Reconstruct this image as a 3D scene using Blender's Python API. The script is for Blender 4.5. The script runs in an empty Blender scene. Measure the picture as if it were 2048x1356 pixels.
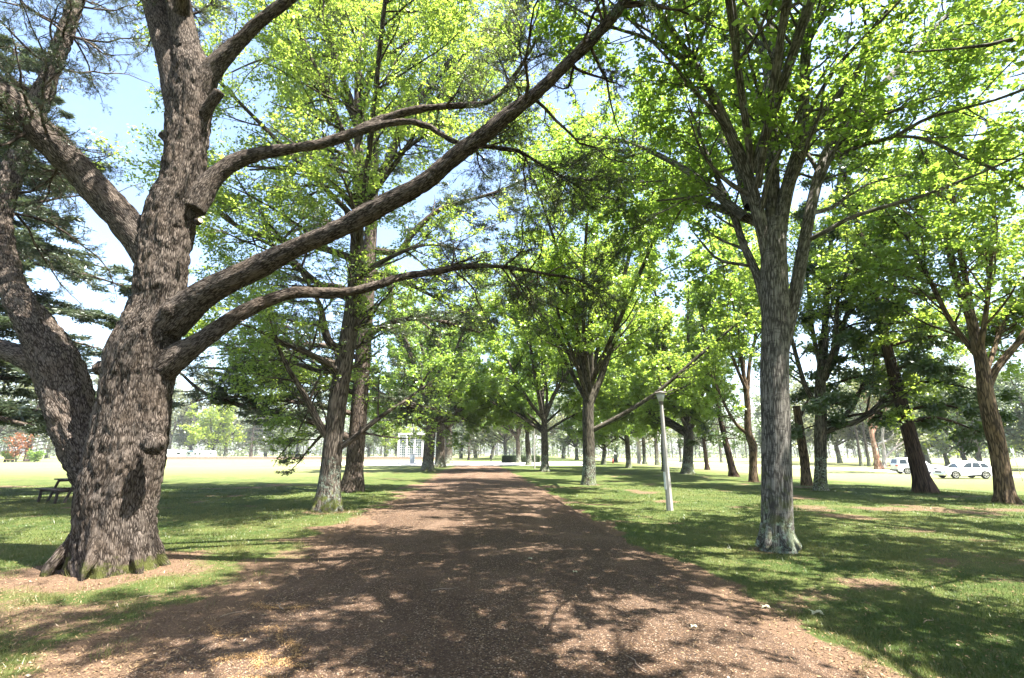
import bpy, bmesh, math, random
import numpy as np
from mathutils import Vector, Matrix

rng = np.random.default_rng(11)
random.seed(5)
SC = bpy.context.scene
COL = SC.collection
PI = math.pi

# ------------------------------------------------------------------ camera
F_PX = 967.0                       # focal length in pixels of a 2048 px wide frame
PITCH = math.atan(228.0 / F_PX)
EYE = np.array([0.0, 0.0, 1.65])
CP, SP = math.cos(PITCH), math.sin(PITCH)
cd = bpy.data.cameras.new('camera')
cam = bpy.data.objects.new('camera', cd)
COL.objects.link(cam)
cam.location = EYE
cam.rotation_euler = (PI / 2 + PITCH, 0, 0)
cd.sensor_width = 36.0
cd.lens = F_PX * 36.0 / 2048.0
cd.clip_start = 0.05
cd.clip_end = 6000
SC.camera = cam
SC.render.resolution_x, SC.render.resolution_y = 1024, 678


def ray(px, py):
    u, v = (px - 1024) / F_PX, (678 - py) / F_PX
    return np.array([u, CP - v * SP, SP + v * CP])


def at(px, py, Y):
    d = ray(px, py)
    return EYE + d * (Y / d[1])


# ------------------------------------------------------------------ noise and terrain
def vnoise(p, seed=0):
    p = np.asarray(p, dtype=np.float64)
    i = np.floor(p).astype(np.int64)
    f = p - i
    f = f * f * (3 - 2 * f)
    dim = p.shape[-1]
    out = 0.0
    for c in range(2 ** dim):
        w = 1.0
        h = np.full(p.shape[:-1], seed * 1013 + 7, dtype=np.int64)
        for k in range(dim):
            b = (c >> k) & 1
            w = w * (f[..., k] if b else 1 - f[..., k])
            h = (h * 73856093) ^ ((i[..., k] + b) * (19349663 + 2 * 83492791 * k))
            h &= 0x7fffffff
        h = (h ^ (h >> 13)) * 1274126177 & 0x7fffffff
        out = out + w * ((h >> 7) % 65536) / 65535.0
    return out


def fbm(p, seed=0, oct=3):
    p = np.asarray(p, dtype=np.float64)
    a, s, tot = 0.0, 1.0, 0.0
    for k in range(oct):
        a = a + s * vnoise(p * 2 ** k, seed + k)
        tot += s
        s *= 0.5
    return a / tot


def sstep(a, b, x):
    t = np.clip((x - a) / (b - a), 0, 1)
    return t * t * (3 - 2 * t)


def path_cx(y):
    return 0.15 - 0.0715 * y


def terrain(x, y):
    x = np.asarray(x, float); y = np.asarray(y, float)
    z = -0.8 * sstep(17, 33, x)
    d = np.abs(x - path_cx(y))
    off = sstep(2.7, 4.2, d)
    z = z + off * 0.10 * (fbm(np.stack([x * .35, y * .35], -1), 3, 2) - 0.45) * sstep(120, 40, np.hypot(x, y))
    return z


def ground_at(px, py):
    d = ray(px, py)
    lo, hi = 0.5, 900.0
    for _ in range(60):
        m = 0.5 * (lo + hi)
        q = EYE + d * m
        if q[2] > terrain(q[0], q[1]): lo = m
        else: hi = m
    return EYE + d * lo


# ------------------------------------------------------------------ object helpers
def tag(o, label=None, cat=None, group=None, kind=None):
    if label: o['label'] = label
    if cat: o['category'] = cat
    if group: o['group'] = group
    if kind: o['kind'] = kind
    return o


def empty(name, loc, label, cat, group=None, rz=0.0):
    o = bpy.data.objects.new(name, None)
    COL.objects.link(o)
    o.empty_display_size = 0.3
    o.location = loc
    o.rotation_euler = (0, 0, rz)
    return tag(o, label, cat, group)


def mesh_np(name, V, faces, mats, smooth=True, attrs=None, midx=None):
    """faces: list of (m,k) int arrays; attrs: {name: (type, domain, array)}"""
    me = bpy.data.meshes.new(name)
    V = np.ascontiguousarray(V, dtype=np.float32)
    faces = [np.ascontiguousarray(f, dtype=np.int32) for f in faces if len(f)]
    nl = sum(f.size for f in faces)
    nf = sum(len(f) for f in faces)
    me.vertices.add(len(V)); me.vertices.foreach_set('co', V.ravel())
    me.loops.add(nl); me.loops.foreach_set('vertex_index', np.concatenate([f.ravel() for f in faces]))
    starts, s = [], 0
    for f in faces:
        k = f.shape[1]
        starts.append(s + k * np.arange(len(f))); s += f.size
    me.polygons.add(nf)
    me.polygons.foreach_set('loop_start', np.concatenate(starts).astype(np.int32))
    if smooth:
        me.polygons.foreach_set('use_smooth', np.ones(nf, dtype=bool))
    for m in (mats if isinstance(mats, (list, tuple)) else [mats]):
        me.materials.append(m)
    if midx is not None:
        me.polygons.foreach_set('material_index', np.asarray(midx, dtype=np.int32))
    me.update(calc_edges=True)
    for k, (typ, dom, arr) in (attrs or {}).items():
        a = me.attributes.new(k, typ, dom)
        a.data.foreach_set('vector' if typ == 'FLOAT_VECTOR' else 'value', np.ascontiguousarray(arr, dtype=np.float32).ravel())
    return me


def link(name, me, parent=None, loc=None):
    o = bpy.data.objects.new(name, me)
    COL.objects.link(o)
    if parent is not None: o.parent = parent
    if loc is not None: o.location = loc
    return o


def copy_tree(o, parent=None):
    c = o.copy(); COL.objects.link(c); c.parent = parent
    for ch in list(o.children): copy_tree(ch, c)
    return c


class MB:
    """collects boxes, tubes and prisms into one bmesh"""
    def __init__(self): self.bm = bmesh.new()

    def box(self, c, s, bevel=0.0, rot=None, mat=0):
        b = bmesh.new(); bmesh.ops.create_cube(b, size=1)
        bmesh.ops.scale(b, vec=s, verts=b.verts)
        if bevel: bmesh.ops.bevel(b, geom=b.edges[:] , offset=bevel, segments=2, affect='EDGES', profile=.6)
        self._add(b, c, rot, mat); return self

    def cyl(self, c, r1, r2, h, n=16, rot=None, mat=0, bevel=0.0, smooth=True):
        b = bmesh.new(); bmesh.ops.create_cone(b, cap_ends=True, segments=n, radius1=r1, radius2=r2, depth=h)
        if bevel:
            es = [e for e in b.edges if any(len(f.verts) > 4 for f in e.link_faces)]
            bmesh.ops.bevel(b, geom=es, offset=bevel, segments=2, affect='EDGES')
        if smooth:
            for f in b.faces: f.smooth = len(f.verts) == 4
        self._add(b, c, rot, mat); return self

    def sph(self, c, s, sub=2, mat=0):
        b = bmesh.new(); bmesh.ops.create_icosphere(b, subdivisions=sub, radius=1)
        bmesh.ops.scale(b, vec=s, verts=b.verts)
        for f in b.faces: f.smooth = True
        self._add(b, c, None, mat); return self

    def prism(self, outline, y0, y1, mat=0, bevel=0.0):
        """outline in XZ extruded along Y"""
        b = bmesh.new()
        vs = [b.verts.new((x, y0, z)) for x, z in outline]
        f = b.faces.new(vs)
        r = bmesh.ops.extrude_face_region(b, geom=[f])
        bmesh.ops.translate(b, vec=(0, y1 - y0, 0), verts=[v for v in r['geom'] if isinstance(v, bmesh.types.BMVert)])
        bmesh.ops.recalc_face_normals(b, faces=b.faces)
        if bevel: bmesh.ops.bevel(b, geom=b.edges[:], offset=bevel, segments=2, affect='EDGES')
        self._add(b, (0, 0, 0), None, mat); return self

    def _add(self, b, c, rot, mat):
        M = Matrix.Translation(Vector(c))
        if rot is not None: M = M @ (rot.to_4x4() if hasattr(rot, 'to_4x4') else rot)
        bmesh.ops.transform(b, matrix=M, verts=b.verts)
        for f in b.faces: f.material_index = mat
        me = bpy.data.meshes.new('t'); b.to_mesh(me); b.free()
        self.bm.from_mesh(me); bpy.data.meshes.remove(me)

    def build(self, name, mats, parent=None, loc=None):
        me = bpy.data.meshes.new(name)
        self.bm.to_mesh(me); self.bm.free()
        for m in (mats if isinstance(mats, (list, tuple)) else [mats]): me.materials.append(m)
        return link(name, me, parent, loc)


def rotm(x=0, y=0, z=0):
    return Matrix.Rotation(z, 3, 'Z') @ Matrix.Rotation(y, 3, 'Y') @ Matrix.Rotation(x, 3, 'X')


# ------------------------------------------------------------------ materials
class NT:
    def __init__(self, name):
        self.m = bpy.data.materials.new(name); self.m.use_nodes = True
        self.t = self.m.node_tree; self.t.nodes.clear()
        self.out = self.t.nodes.new('ShaderNodeOutputMaterial')

    def n(self, typ, ins=None, **props):
        nd = self.t.nodes.new('ShaderNode' + typ)
        for k, v in props.items(): setattr(nd, k, v)
        for k, v in (ins or {}).items(): self.put(nd.inputs[k], v)
        return nd

    def put(self, sock, v):
        if isinstance(v, bpy.types.NodeSocket): self.t.links.new(v, sock)
        else: sock.default_value = v

    def mix(self, fac, a, b, blend='MIX'):
        nd = self.t.nodes.new('ShaderNodeMix'); nd.data_type = 'RGBA'; nd.blend_type = blend
        self.put(nd.inputs[0], fac)
        for s, v in ((nd.inputs[6], a), (nd.inputs[7], b)):
            self.put(s, v if isinstance(v, bpy.types.NodeSocket) else (*v, 1.0))
        return nd.outputs[2]

    def math(self, op, a, b=0.0, clamp=False):
        nd = self.t.nodes.new('ShaderNodeMath'); nd.operation = op; nd.use_clamp = clamp
        self.put(nd.inputs[0], a); self.put(nd.inputs[1], b)
        return nd.outputs[0]

    def ramp(self, fac, lo, hi, a=0.0, b=1.0):
        nd = self.t.nodes.new('ShaderNodeMapRange'); nd.interpolation_type = 'SMOOTHSTEP'
        self.put(nd.inputs[0], fac)
        nd.inputs[1].default_value, nd.inputs[2].default_value = lo, hi
        nd.inputs[3].default_value, nd.inputs[4].default_value = a, b
        return nd.outputs[0]

    def noise(self, vec, scale, detail=3, rough=.55, dist=0.0):
        nd = self.n('TexNoise', {'Scale': scale, 'Detail': detail, 'Roughness': rough, 'Distortion': dist})
        if vec is not None: self.t.links.new(vec, nd.inputs['Vector'])
        return nd.outputs['Fac']

    def mapping(self, vec, scale):
        nd = self.n('Mapping'); self.t.links.new(vec, nd.inputs['Vector'])
        nd.inputs['Scale'].default_value = scale
        return nd.outputs[0]

    def attr(self, name, out='Vector'):
        return self.n('Attribute', attribute_name=name).outputs[out]

    def obj(self): return self.n('TexCoord').outputs['Object']
    def pos(self): return self.n('NewGeometry').outputs['Position']

    def bump(self, h, strength, dist):
        nd = self.n('Bump', {'Strength': strength, 'Distance': dist, 'Height': h})
        return nd.outputs[0]

    def principled(self, color, rough=.8, spec=.3, normal=None, metal=0.0, **kw):
        nd = self.n('BsdfPrincipled')
        self.put(nd.inputs['Base Color'], color if isinstance(color, bpy.types.NodeSocket) else (*color, 1.0))
        self.put(nd.inputs['Roughness'], rough)
        nd.inputs['Specular IOR Level'].default_value = spec
        nd.inputs['Metallic'].default_value = metal
        if normal is not None: self.put(nd.inputs['Normal'], normal)
        for k, v in kw.items(): self.put(nd.inputs[k], v)
        self.t.links.new(nd.outputs[0], self.out.inputs['Surface'])
        return self.m


def plain(name, color, rough=.6, spec=.4, metal=0.0, var=.12, scale=9.0):
    t = NT(name)
    f = t.noise(t.obj(), scale, 4)
    c = t.mix(f, [x * (1 - var) for x in color], [min(1, x * (1 + var)) for x in color])
    return t.principled(c, rough, spec, metal=metal)


def bark(name, dark, light, warm, scale=22.0, stretch=.22, depth=.02, lichen=0.0, lichen_top=1.0, moss=0.0,
         moss_top=.8, lich_col=(.36, .43, .33), bands=0.0, contrast=(.02, .3)):
    t = NT(name)
    b = t.attr('bark')
    mp = t.mapping(b, (1, 1, stretch))
    wob = t.n('TexNoise', {'Scale': scale * .45, 'Detail': 5, 'Roughness': .65}); t.t.links.new(mp, wob.inputs['Vector'])
    mv = t.n('Vector' + 'Math', operation='MULTIPLY_ADD')
    t.put(mv.inputs[0], wob.outputs['Color']); mv.inputs[1].default_value = (1.3 / scale, 1.3 / scale, 1.3 / scale); t.put(mv.inputs[2], mp)
    vo = t.n('TexVoronoi', {'Scale': scale, 'Randomness': 1.0}, feature='DISTANCE_TO_EDGE')
    t.t.links.new(mv.outputs[0], vo.inputs['Vector'])
    vc = t.n('TexVoronoi', {'Scale': scale, 'Randomness': 1.0}, feature='F1')
    t.t.links.new(mv.outputs[0], vc.inputs['Vector'])
    ridge = t.ramp(vo.outputs['Distance'], contrast[0], contrast[1])
    streak = t.ramp(t.noise(t.mapping(b, (1, 1, stretch * .6)), scale * .9, 7, .72, .4), .3, .72)
    fine = t.noise(t.mapping(b, (1, 1, .5)), scale * 5, 4, .7)
    gate = t.ramp(t.noise(t.mapping(b, (1, 1, .6)), scale * .22, 3, .6), .3, .55, .5, 1)
    crack = t.math('SUBTRACT', 1.0, t.math('MULTIPLY', t.math('SUBTRACT', 1.0, ridge), gate))
    h = t.math('ADD', t.math('MULTIPLY', crack, .36), t.math('ADD', t.math('MULTIPLY', streak, .36), t.math('MULTIPLY', fine, .42)))
    big = t.noise(t.obj(), 2.3, 4, .6)
    c = t.mix(t.ramp(h, .25, 1.0), dark, light)
    c = t.mix(t.math('MULTIPLY', t.ramp(big, .4, .75), .6), c, warm)
    c = t.mix(t.math('MULTIPLY', vc.outputs['Color'], .08), c, t.mix(.55, c, [min(1, x * 1.6) for x in light]))
    c = t.mix(t.ramp(crack, .0, .5, .75, 0), c, [x * .55 for x in dark])
    if bands:
        bm_ = t.noise(t.mapping(b, (1.4, 1.4, 4.2)), 2.6, 7, .68, 1.8)
        c = t.mix(t.math('MULTIPLY', t.ramp(bm_, .52, .66), bands), c, [x * .5 for x in dark])
        c = t.mix(t.math('MULTIPLY', t.ramp(bm_, .38, .28), bands * .6), c, [min(1, x * 1.3) for x in light])
    sep = t.n('SeparateXYZ'); t.t.links.new(t.obj(), sep.inputs[0])
    z = sep.outputs['Z']
    if lichen:
        ln = t.n('TexVoronoi', {'Scale': 13.0}, feature='F1'); 
        wv = t.n('VectorMath', operation='MULTIPLY_ADD')
        nn = t.n('TexNoise', {'Scale': 11.0, 'Detail': 6, 'Roughness': .7}); t.t.links.new(t.obj(), nn.inputs['Vector'])
        t.put(wv.inputs[0], nn.outputs['Color']); wv.inputs[1].default_value = (.26, .26, .26); t.put(wv.inputs[2], t.obj())
        t.t.links.new(wv.outputs[0], ln.inputs['Vector'])
        spots = t.ramp(ln.outputs['Distance'], .50, .40)
        area = t.noise(t.obj(), 2.6, 7, .68)
        zf = t.ramp(z, lichen_top * .2, lichen_top, .17, -.22)
        msk = t.ramp(t.math('ADD', area, zf), .54, .64)
        big_l = t.ramp(t.math('ADD', area, zf), .68, .78)
        msk = t.math('MULTIPLY', t.math('MAXIMUM', t.math('MULTIPLY', msk, spots), big_l), t.ramp(t.noise(t.obj(), 55, 5, .75), .36, .56, 0, lichen))
        lc = t.mix(t.noise(t.obj(), 40, 3), [x * .7 for x in lich_col], lich_col)
        c = t.mix(msk, c, lc)
        h = t.math('ADD', h, t.math('MULTIPLY', msk, .25))
    if moss:
        mm = t.math('ADD', t.noise(t.obj(), 5.0, 5, .65), t.ramp(z, .05, moss_top, .12, -.3))
        c = t.mix(t.math('MULTIPLY', t.ramp(mm, .55, .7), moss), c, (.075, .085, .02))
    return t.principled(c, .92, .12, t.bump(h, 1.0, depth))


def leafmat(name, c1, c2, t1, t2, trans=.5, gloss=.05, rnd=.35):
    """c1/c2 reflected colour range, t1/t2 transmitted colour range"""
    t = NT(name)
    a = t.attr('tint', 'Fac')
    oi = t.n('ObjectInfo').outputs['Random']
    f = t.math('ADD', t.math('MULTIPLY', a, 1 - rnd), t.math('MULTIPLY', oi, rnd))
    d = t.n('BsdfDiffuse'); t.put(d.inputs[0], t.mix(f, c1, c2))
    tr = t.n('BsdfTranslucent'); t.put(tr.inputs[0], t.mix(f, t1, t2))
    m = t.n('MixShader'); t.put(m.inputs[0], trans); t.put(m.inputs[1], d.outputs[0]); t.put(m.inputs[2], tr.outputs[0])
    g = t.n('BsdfGlossy', {'Roughness': .38}); g.inputs[0].default_value = (.85, .9, .85, 1)
    m2 = t.n('MixShader'); m2.inputs[0].default_value = gloss
    t.put(m2.inputs[1], m.outputs[0]); t.put(m2.inputs[2], g.outputs[0])
    t.t.links.new(m2.outputs[0], t.out.inputs['Surface'])
    return t.m


M = {}
M['cedar_bark'] = bark('cedar_bark', (.026, .019, .014), (.2, .166, .14), (.12, .088, .064), 44, .2, .04, moss=.85, moss_top=.55, contrast=(.0, .34))
M['cedar_bark_mid'] = bark('cedar_bark_mid', (.035, .026, .02), (.17, .135, .11), (.11, .08, .06), 20, .2, .03)
M['grey_bark'] = bark('grey_bark', (.065, .058, .05), (.27, .25, .22), (.17, .155, .13), 30, .13, .015, lichen=.95, lichen_top=1.25,
                      moss=.5, moss_top=3.2, bands=.75, contrast=(.01, .4))
M['oak_bark'] = bark('oak_bark', (.035, .028, .022), (.16, .135, .11), (.09, .07, .05), 22, .12, .02, lichen=.7, lichen_top=2.6,
                     moss=.95, moss_top=1.6, lich_col=(.25, .31, .25))
M['mid_bark'] = bark('mid_bark', (.03, .026, .02), (.13, .115, .09), (.075, .065, .042), 18, .14, .02, lichen=.8, lichen_top=3.0, moss=.6, moss_top=2.0)
M['brown_bark'] = bark('brown_bark', (.04, .028, .018), (.19, .135, .085), (.13, .085, .045), 16, .14, .02)
M['redwood_bark'] = bark('redwood_bark', (.022, .014, .01), (.105, .07, .05), (.06, .035, .025), 20, .06, .04)
M['gum_bark'] = bark('gum_bark', (.2, .1, .06), (.42, .25, .17), (.5, .42, .36), 6, .2, .01)
M['pale_gum_bark'] = bark('pale_gum_bark', (.38, .33, .28), (.58, .54, .48), (.3, .22, .16), 5, .2, .01)

M['leaf_oak'] = leafmat('leaf_oak', (.05, .092, .022), (.095, .148, .034), (.22, .36, .045), (.48, .58, .09), .6)
M['leaf_bright'] = leafmat('leaf_bright', (.045, .09, .016), (.088, .142, .026), (.2, .36, .038), (.47, .585, .08), .6, .05)
M['leaf_mid'] = leafmat('leaf_mid', (.045, .09, .022), (.09, .14, .038), (.195, .355, .045), (.45, .58, .09), .6)
M['leaf_cedar'] = leafmat('leaf_cedar', (.028, .046, .026), (.065, .08, .04), (.05, .085, .035), (.13, .15, .055), .35, .05)
M['leaf_dark'] = leafmat('leaf_dark', (.02, .045, .014), (.05, .08, .02), (.04, .1, .015), (.14, .2, .025), .35, .07)
M['leaf_gum'] = leafmat('leaf_gum', (.085, .105, .055), (.15, .155, .08), (.16, .2, .08), (.32, .33, .13), .45)
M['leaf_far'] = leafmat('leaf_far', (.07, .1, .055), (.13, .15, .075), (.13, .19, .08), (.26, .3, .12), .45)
M['leaf_lime'] = leafmat('leaf_lime', (.1, .15, .02), (.17, .2, .03), (.25, .4, .03), (.5, .55, .06), .5)
M['leaf_rust'] = leafmat('leaf_rust', (.2, .06, .025), (.3, .12, .04), (.2, .06, .02), (.3, .12, .04), .3)


# ------------------------------------------------------------------ tree generator
def nrm(v): return v / np.maximum(np.linalg.norm(v, axis=-1, keepdims=True), 1e-9)


def smooth_line(pts, n):
    """Catmull-Rom through the control points (k, c) resampled evenly to n rows"""
    p = np.asarray(pts, float)
    q = np.vstack([2 * p[0] - p[1], p, 2 * p[-1] - p[-2]])
    out = []
    for i in range(1, len(q) - 2):
        for s in np.linspace(0, 1, 12, endpoint=False):
            a, b, c, d = q[i - 1], q[i], q[i + 1], q[i + 2]
            out.append(.5 * (2 * b + (c - a) * s + (2 * a - 5 * b + 4 * c - d) * s * s + (3 * b - a - 3 * c + d) * s ** 3))
    out.append(p[-1]); out = np.array(out)
    L = np.concatenate([[0], np.cumsum(np.linalg.norm(np.diff(out[:, :3], axis=0), axis=1))])
    t = np.linspace(0, L[-1], n)
    return np.stack([np.interp(t, L, out[:, k]) for k in range(out.shape[1])], 1)


def sample(P, idx, t):
    n = P.shape[1]
    x = np.clip(t, 0, 1) * (n - 1)
    i = np.minimum(x.astype(int), n - 2); f = (x - i)
    if P.ndim == 3: f = f[:, None]
    return P[idx, i] * (1 - f) + P[idx, i + 1] * f


def grow(P, R, cnt, t0, t1, ang, L, n=7, up=0.0, up0=0.0, wig=.12, rr=.55, rtip=.004, flat=1.0, rmax=9., tpow=1.0, Lend=.5, out=0.0, centre=None):
    N = len(P)
    cnt = np.maximum(np.asarray(np.broadcast_to(cnt, (N,)), float), 0)
    c = np.floor(cnt + rng.random(N)).astype(int)
    idx = np.repeat(np.arange(N), c)
    Mn = len(idx)
    if Mn == 0: return np.zeros((0, n, 3)), np.zeros((0, n))
    t = t0 + (t1 - t0) * rng.random(Mn) ** tpow
    pos = sample(P, idx, t)
    tan = nrm(sample(np.gradient(P, axis=1), idx, t))
    rad = sample(R, idx, t)
    v = rng.normal(size=(Mn, 3))
    if centre is not None and out:
        o = pos - centre; o[:, 2] = 0; v = v + out * nrm(o)
    v[:, 2] *= flat
    v = v - (v * tan).sum(1, keepdims=True) * tan; v = nrm(v)
    a = np.radians(rng.normal(ang, 11, Mn))[:, None]
    d = np.cos(a) * tan + np.sin(a) * v
    d[:, 2] = d[:, 2] * (flat if flat < 1 else 1) + up0
    d = nrm(d)
    ln = np.broadcast_to(L, (N,))[idx] * rng.uniform(.65, 1.3, Mn) * (1 - (1 - Lend) * (t - t0) / max(t1 - t0, 1e-6))
    pts = [pos]
    p = pos
    for k in range(n - 1):
        d = nrm(d + wig * rng.normal(size=(Mn, 3)) + np.array([0, 0, up]))
        p = p + d * (ln / (n - 1))[:, None]; pts.append(p)
    Pn = np.stack(pts, 1)
    r0 = np.minimum(np.minimum(rr * rad, rmax), .03 * ln + .004)
    s = np.linspace(0, 1, n)[None]
    Rn = r0[:, None] * (1 - s) + np.minimum(rtip, r0)[:, None] * s
    return Pn, Rn


def tubes(P, R, k=6, cap=False, soff=None, lump=0.0, flare=None):
    """(V, quads, bark coordinates) of N round tubes"""
    N, n, _ = P.shape
    T = nrm(np.gradient(P, axis=1))
    mean = nrm(P[:, -1] - P[:, 0])
    ref = np.where(np.abs(mean[:, 2:3]) > .75, np.array([[1., .13, 0.]]), np.array([[.05, .1, 1.]]))
    A = nrm(np.cross(T, ref[:, None, :])); B = np.cross(T, A)
    a = np.linspace(0, 2 * PI, k, endpoint=False)
    ca, sa = np.cos(a), np.sin(a)
    seg = np.linalg.norm(np.diff(P, axis=1), axis=2)
    s = np.concatenate([np.zeros((N, 1)), np.cumsum(seg, 1)], 1)
    s = s + (rng.random((N, 1)) * 40 if soff is None else soff)
    Rk = np.repeat(R[:, :, None], k, 2)
    if lump:
        q = np.stack([np.cos(a)[None, None] * 1.3 + np.zeros((N, n, 1)), np.sin(a)[None, None] * 1.3 + np.zeros((N, n, 1)),
                      np.repeat(s[:, :, None], k, 2) * 1.6], -1)
        Rk = Rk * (1 + lump * (fbm(q + 3.3, 9, 3) - .5) * 2)
    if flare is not None:
        amp, hgt, lobes, ph = flare
        z = (P[:, :, 2] - P[:, :1, 2])[:, :, None]
        Rk = Rk * (1 + amp * np.exp(-z / hgt) * (1 + .45 * np.cos(lobes * a + ph)[None, None] + .2 * np.cos((lobes - 2) * a + 2 * ph)[None, None]))
    V = P[:, :, None, :] + Rk[..., None] * (ca[None, None, :, None] * A[:, :, None, :] + sa[None, None, :, None] * B[:, :, None, :])
    bk = np.stack([R[:, :, None] * ca, R[:, :, None] * sa, np.repeat(s[:, :, None], k, 2)], -1)
    i = np.arange(N)[:, None, None] * n * k + np.arange(n - 1)[None, :, None] * k
    j = np.arange(k)[None, None]; j2 = (j + 1) % k
    Q = np.stack([i + j, i + j2, i + k + j2, i + k + j], -1).reshape(-1, 4)
    V = V.reshape(-1, 3); bk = bk.reshape(-1, 3)
    if cap:
        nv = len(V); ends = P[:, -1]; V = np.vstack([V, ends]); bk = np.vstack([bk, np.stack([0 * s[:, -1], 0 * s[:, -1], s[:, -1]], 1)])
        b = np.arange(N)[:, None] * n * k + (n - 1) * k
        jj = np.arange(k)[None]
        e = np.broadcast_to(nv + np.arange(N)[:, None], (N, k))
        Q2 = np.stack([b + jj, b + (jj + 1) % k, e], -1).reshape(-1, 3)
        return V, Q, bk, Q2
    return V, Q, bk


def tube_mesh(name, groups, mat, lump=0.0, flare=None):
    """groups: list of (P, R, sides) joined in one mesh"""
    Vs, Qs, Bs, o = [], [], [], 0
    for g in groups:
        P, R, k = g[:3]
        if len(P) == 0: continue
        V, Q, B = tubes(P, R, k, lump=g[3] if len(g) > 3 else lump, flare=g[4] if len(g) > 4 else flare)
        Vs.append(V); Qs.append(Q + o); Bs.append(B); o += len(V)
    return mesh_np(name, np.vstack(Vs), [np.vstack(Qs)], mat, True, {'bark': ('FLOAT_VECTOR', 'POINT', np.vstack(Bs))})


def leaf_arrays(P, per, size, aspect=.75, upb=.7, t0=.15, spread=.05, along=.5, droop=.15, fold=.18, clump=.6, flatz=1.0):
    N = len(P)
    c = np.floor(np.broadcast_to(np.asarray(per, float), (N,)) + rng.random(N)).astype(int)
    idx = np.repeat(np.arange(N), c); Mn = len(idx)
    t = t0 + (1 - t0) * rng.random(Mn)
    base = sample(P, idx, t) + rng.normal(size=(Mn, 3)) * spread * np.array([1, 1, flatz])
    tan = nrm(sample(np.gradient(P, axis=1), idx, t))
    d = tan * along + rng.normal(size=(Mn, 3)) * .7; d[:, 2] = d[:, 2] * flatz - droop; d = nrm(d)
    nn = nrm(rng.normal(size=(Mn, 3)) + np.array([0, 0, 1]) * upb * 2)
    s = nrm(np.cross(nn, d)); nn = np.cross(d, s)
    L = size * rng.uniform(.4, 1.35, Mn)[:, None]; W = L * aspect * .5
    m = base + d * L * .45
    V = np.stack([base, m + s * W + nn * W * fold, base + d * L, m - s * W + nn * W * fold], 1).reshape(-1, 3)
    Q = np.arange(4 * Mn).reshape(-1, 4)
    tw = rng.random(N)
    tint = np.clip(tw[idx] * clump + rng.random(Mn) * (1 - clump), 0, 1)
    return V, Q, tint


def leaf_mesh(name, parts, mat):
    Vs, Qs, Ts, o = [], [], [], 0
    for V, Q, T in parts:
        if len(V) == 0: continue
        Vs.append(V); Qs.append(Q + o); Ts.append(T); o += len(V)
    return mesh_np(name, np.vstack(Vs), [np.vstack(Qs)], mat, False, {'tint': ('FLOAT', 'FACE', np.concatenate(Ts))})


def pixline(pts, n=22):
    """control points (px, py, depth, radius in px) -> world polyline and radii; a round limb off the lens axis
    covers more pixels than its true width, so the radius is divided by that stretch"""
    w = []
    a = np.array(pts, float)
    tg = np.gradient(a[:, :2], axis=0); tg /= np.maximum(np.linalg.norm(tg, axis=1, keepdims=True), 1e-6)
    for (px, py, Y, r), t in zip(pts, tg):
        q = at(px, py, Y)
        fwd = q[1] * CP + (q[2] - EYE[2]) * SP
        off = ((px - 1024) * -t[1] + (py - 678) * t[0]) / F_PX
        w.append((*q, .95 * r * fwd / F_PX / math.sqrt(1 + off * off)))
    l = smooth_line(w, n)
    return l[:, :3], np.maximum(l[:, 3], .004)

# ------------------------------------------------------------------ trees: assembling
def stack(lines, n=22):
    if not lines: return np.zeros((0, n, 3)), np.zeros((0, n))
    t = np.linspace(0, 1, n)
    P = [np.stack([np.interp(t, np.linspace(0, 1, len(p)), p[:, k]) for k in range(3)], 1) for p, _ in lines]
    R = [np.interp(t, np.linspace(0, 1, len(r)), r) for _, r in lines]
    return np.stack(P), np.stack(R)


def lens(P): return np.linalg.norm(np.diff(P, axis=1), axis=2).sum(1)


def foliage(trunk, limbs, c):
    """branch levels and leaves of a broadleaf crown; returns wood groups and leaf parts"""
    LP, LR = stack(limbs)
    cen = np.array([trunk[0][-1][0], trunk[0][-1][1], 0])
    wood = []
    srcs = [(LP, LR)]
    if c.get('sub'):
        S = grow(LP, LR, lens(LP) * c['sub'], c.get('sub_t0', .12), .9, c.get('sub_ang', 42), c.get('sub_L', 3.0), 10, up=c.get('sub_up', .02), wig=.1,
                 rr=.5, rtip=.012, Lend=.55, out=c.get('out', .5), centre=cen, up0=c.get('sub_up0', 0))
        wood.append((*S, 5)); srcs.append(S)
    l1 = []
    for k, (P, R) in enumerate(srcs):
        if len(P) == 0: continue
        g = grow(P, R, lens(P) * c['d1'], c.get('t1', .15) if k == 0 else .15, 1.0, c.get('a1', 48), c.get('L1', 1.6), 7, up=c.get('up1', .03), wig=.13, rr=.45,
                 rtip=.006, Lend=.6, out=c.get('out', .5) * .6, centre=cen, flat=c.get('flat', 1.0))
        l1.append(g); wood.append((*g, 4))
    P1 = np.concatenate([g[0] for g in l1]); R1 = np.concatenate([g[1] for g in l1])
    g2 = grow(P1, R1, c['n2'], .15, 1.0, c.get('a2', 50), c.get('L2', .8), 5, up=c.get('up2', -.02), wig=.16, rr=.5, rtip=.003, Lend=.6, flat=c.get('flat', 1.0))
    wood.append((*g2, 3))
    kw = dict(size=c['leaf'], aspect=c.get('aspect', .75), upb=c.get('upb', .7), spread=c.get('spread', .06), droop=c.get('droop', .15),
              along=c.get('along', .5), flatz=c.get('flatz', .6), clump=c.get('clump', .5))
    lv = [leaf_arrays(g2[0], c['per'], **kw), leaf_arrays(P1, c['per'] * .6, t0=.45, **kw)]
    return wood, lv


def shift(lines, b): return [(P - b, R) for P, R in lines]


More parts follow.
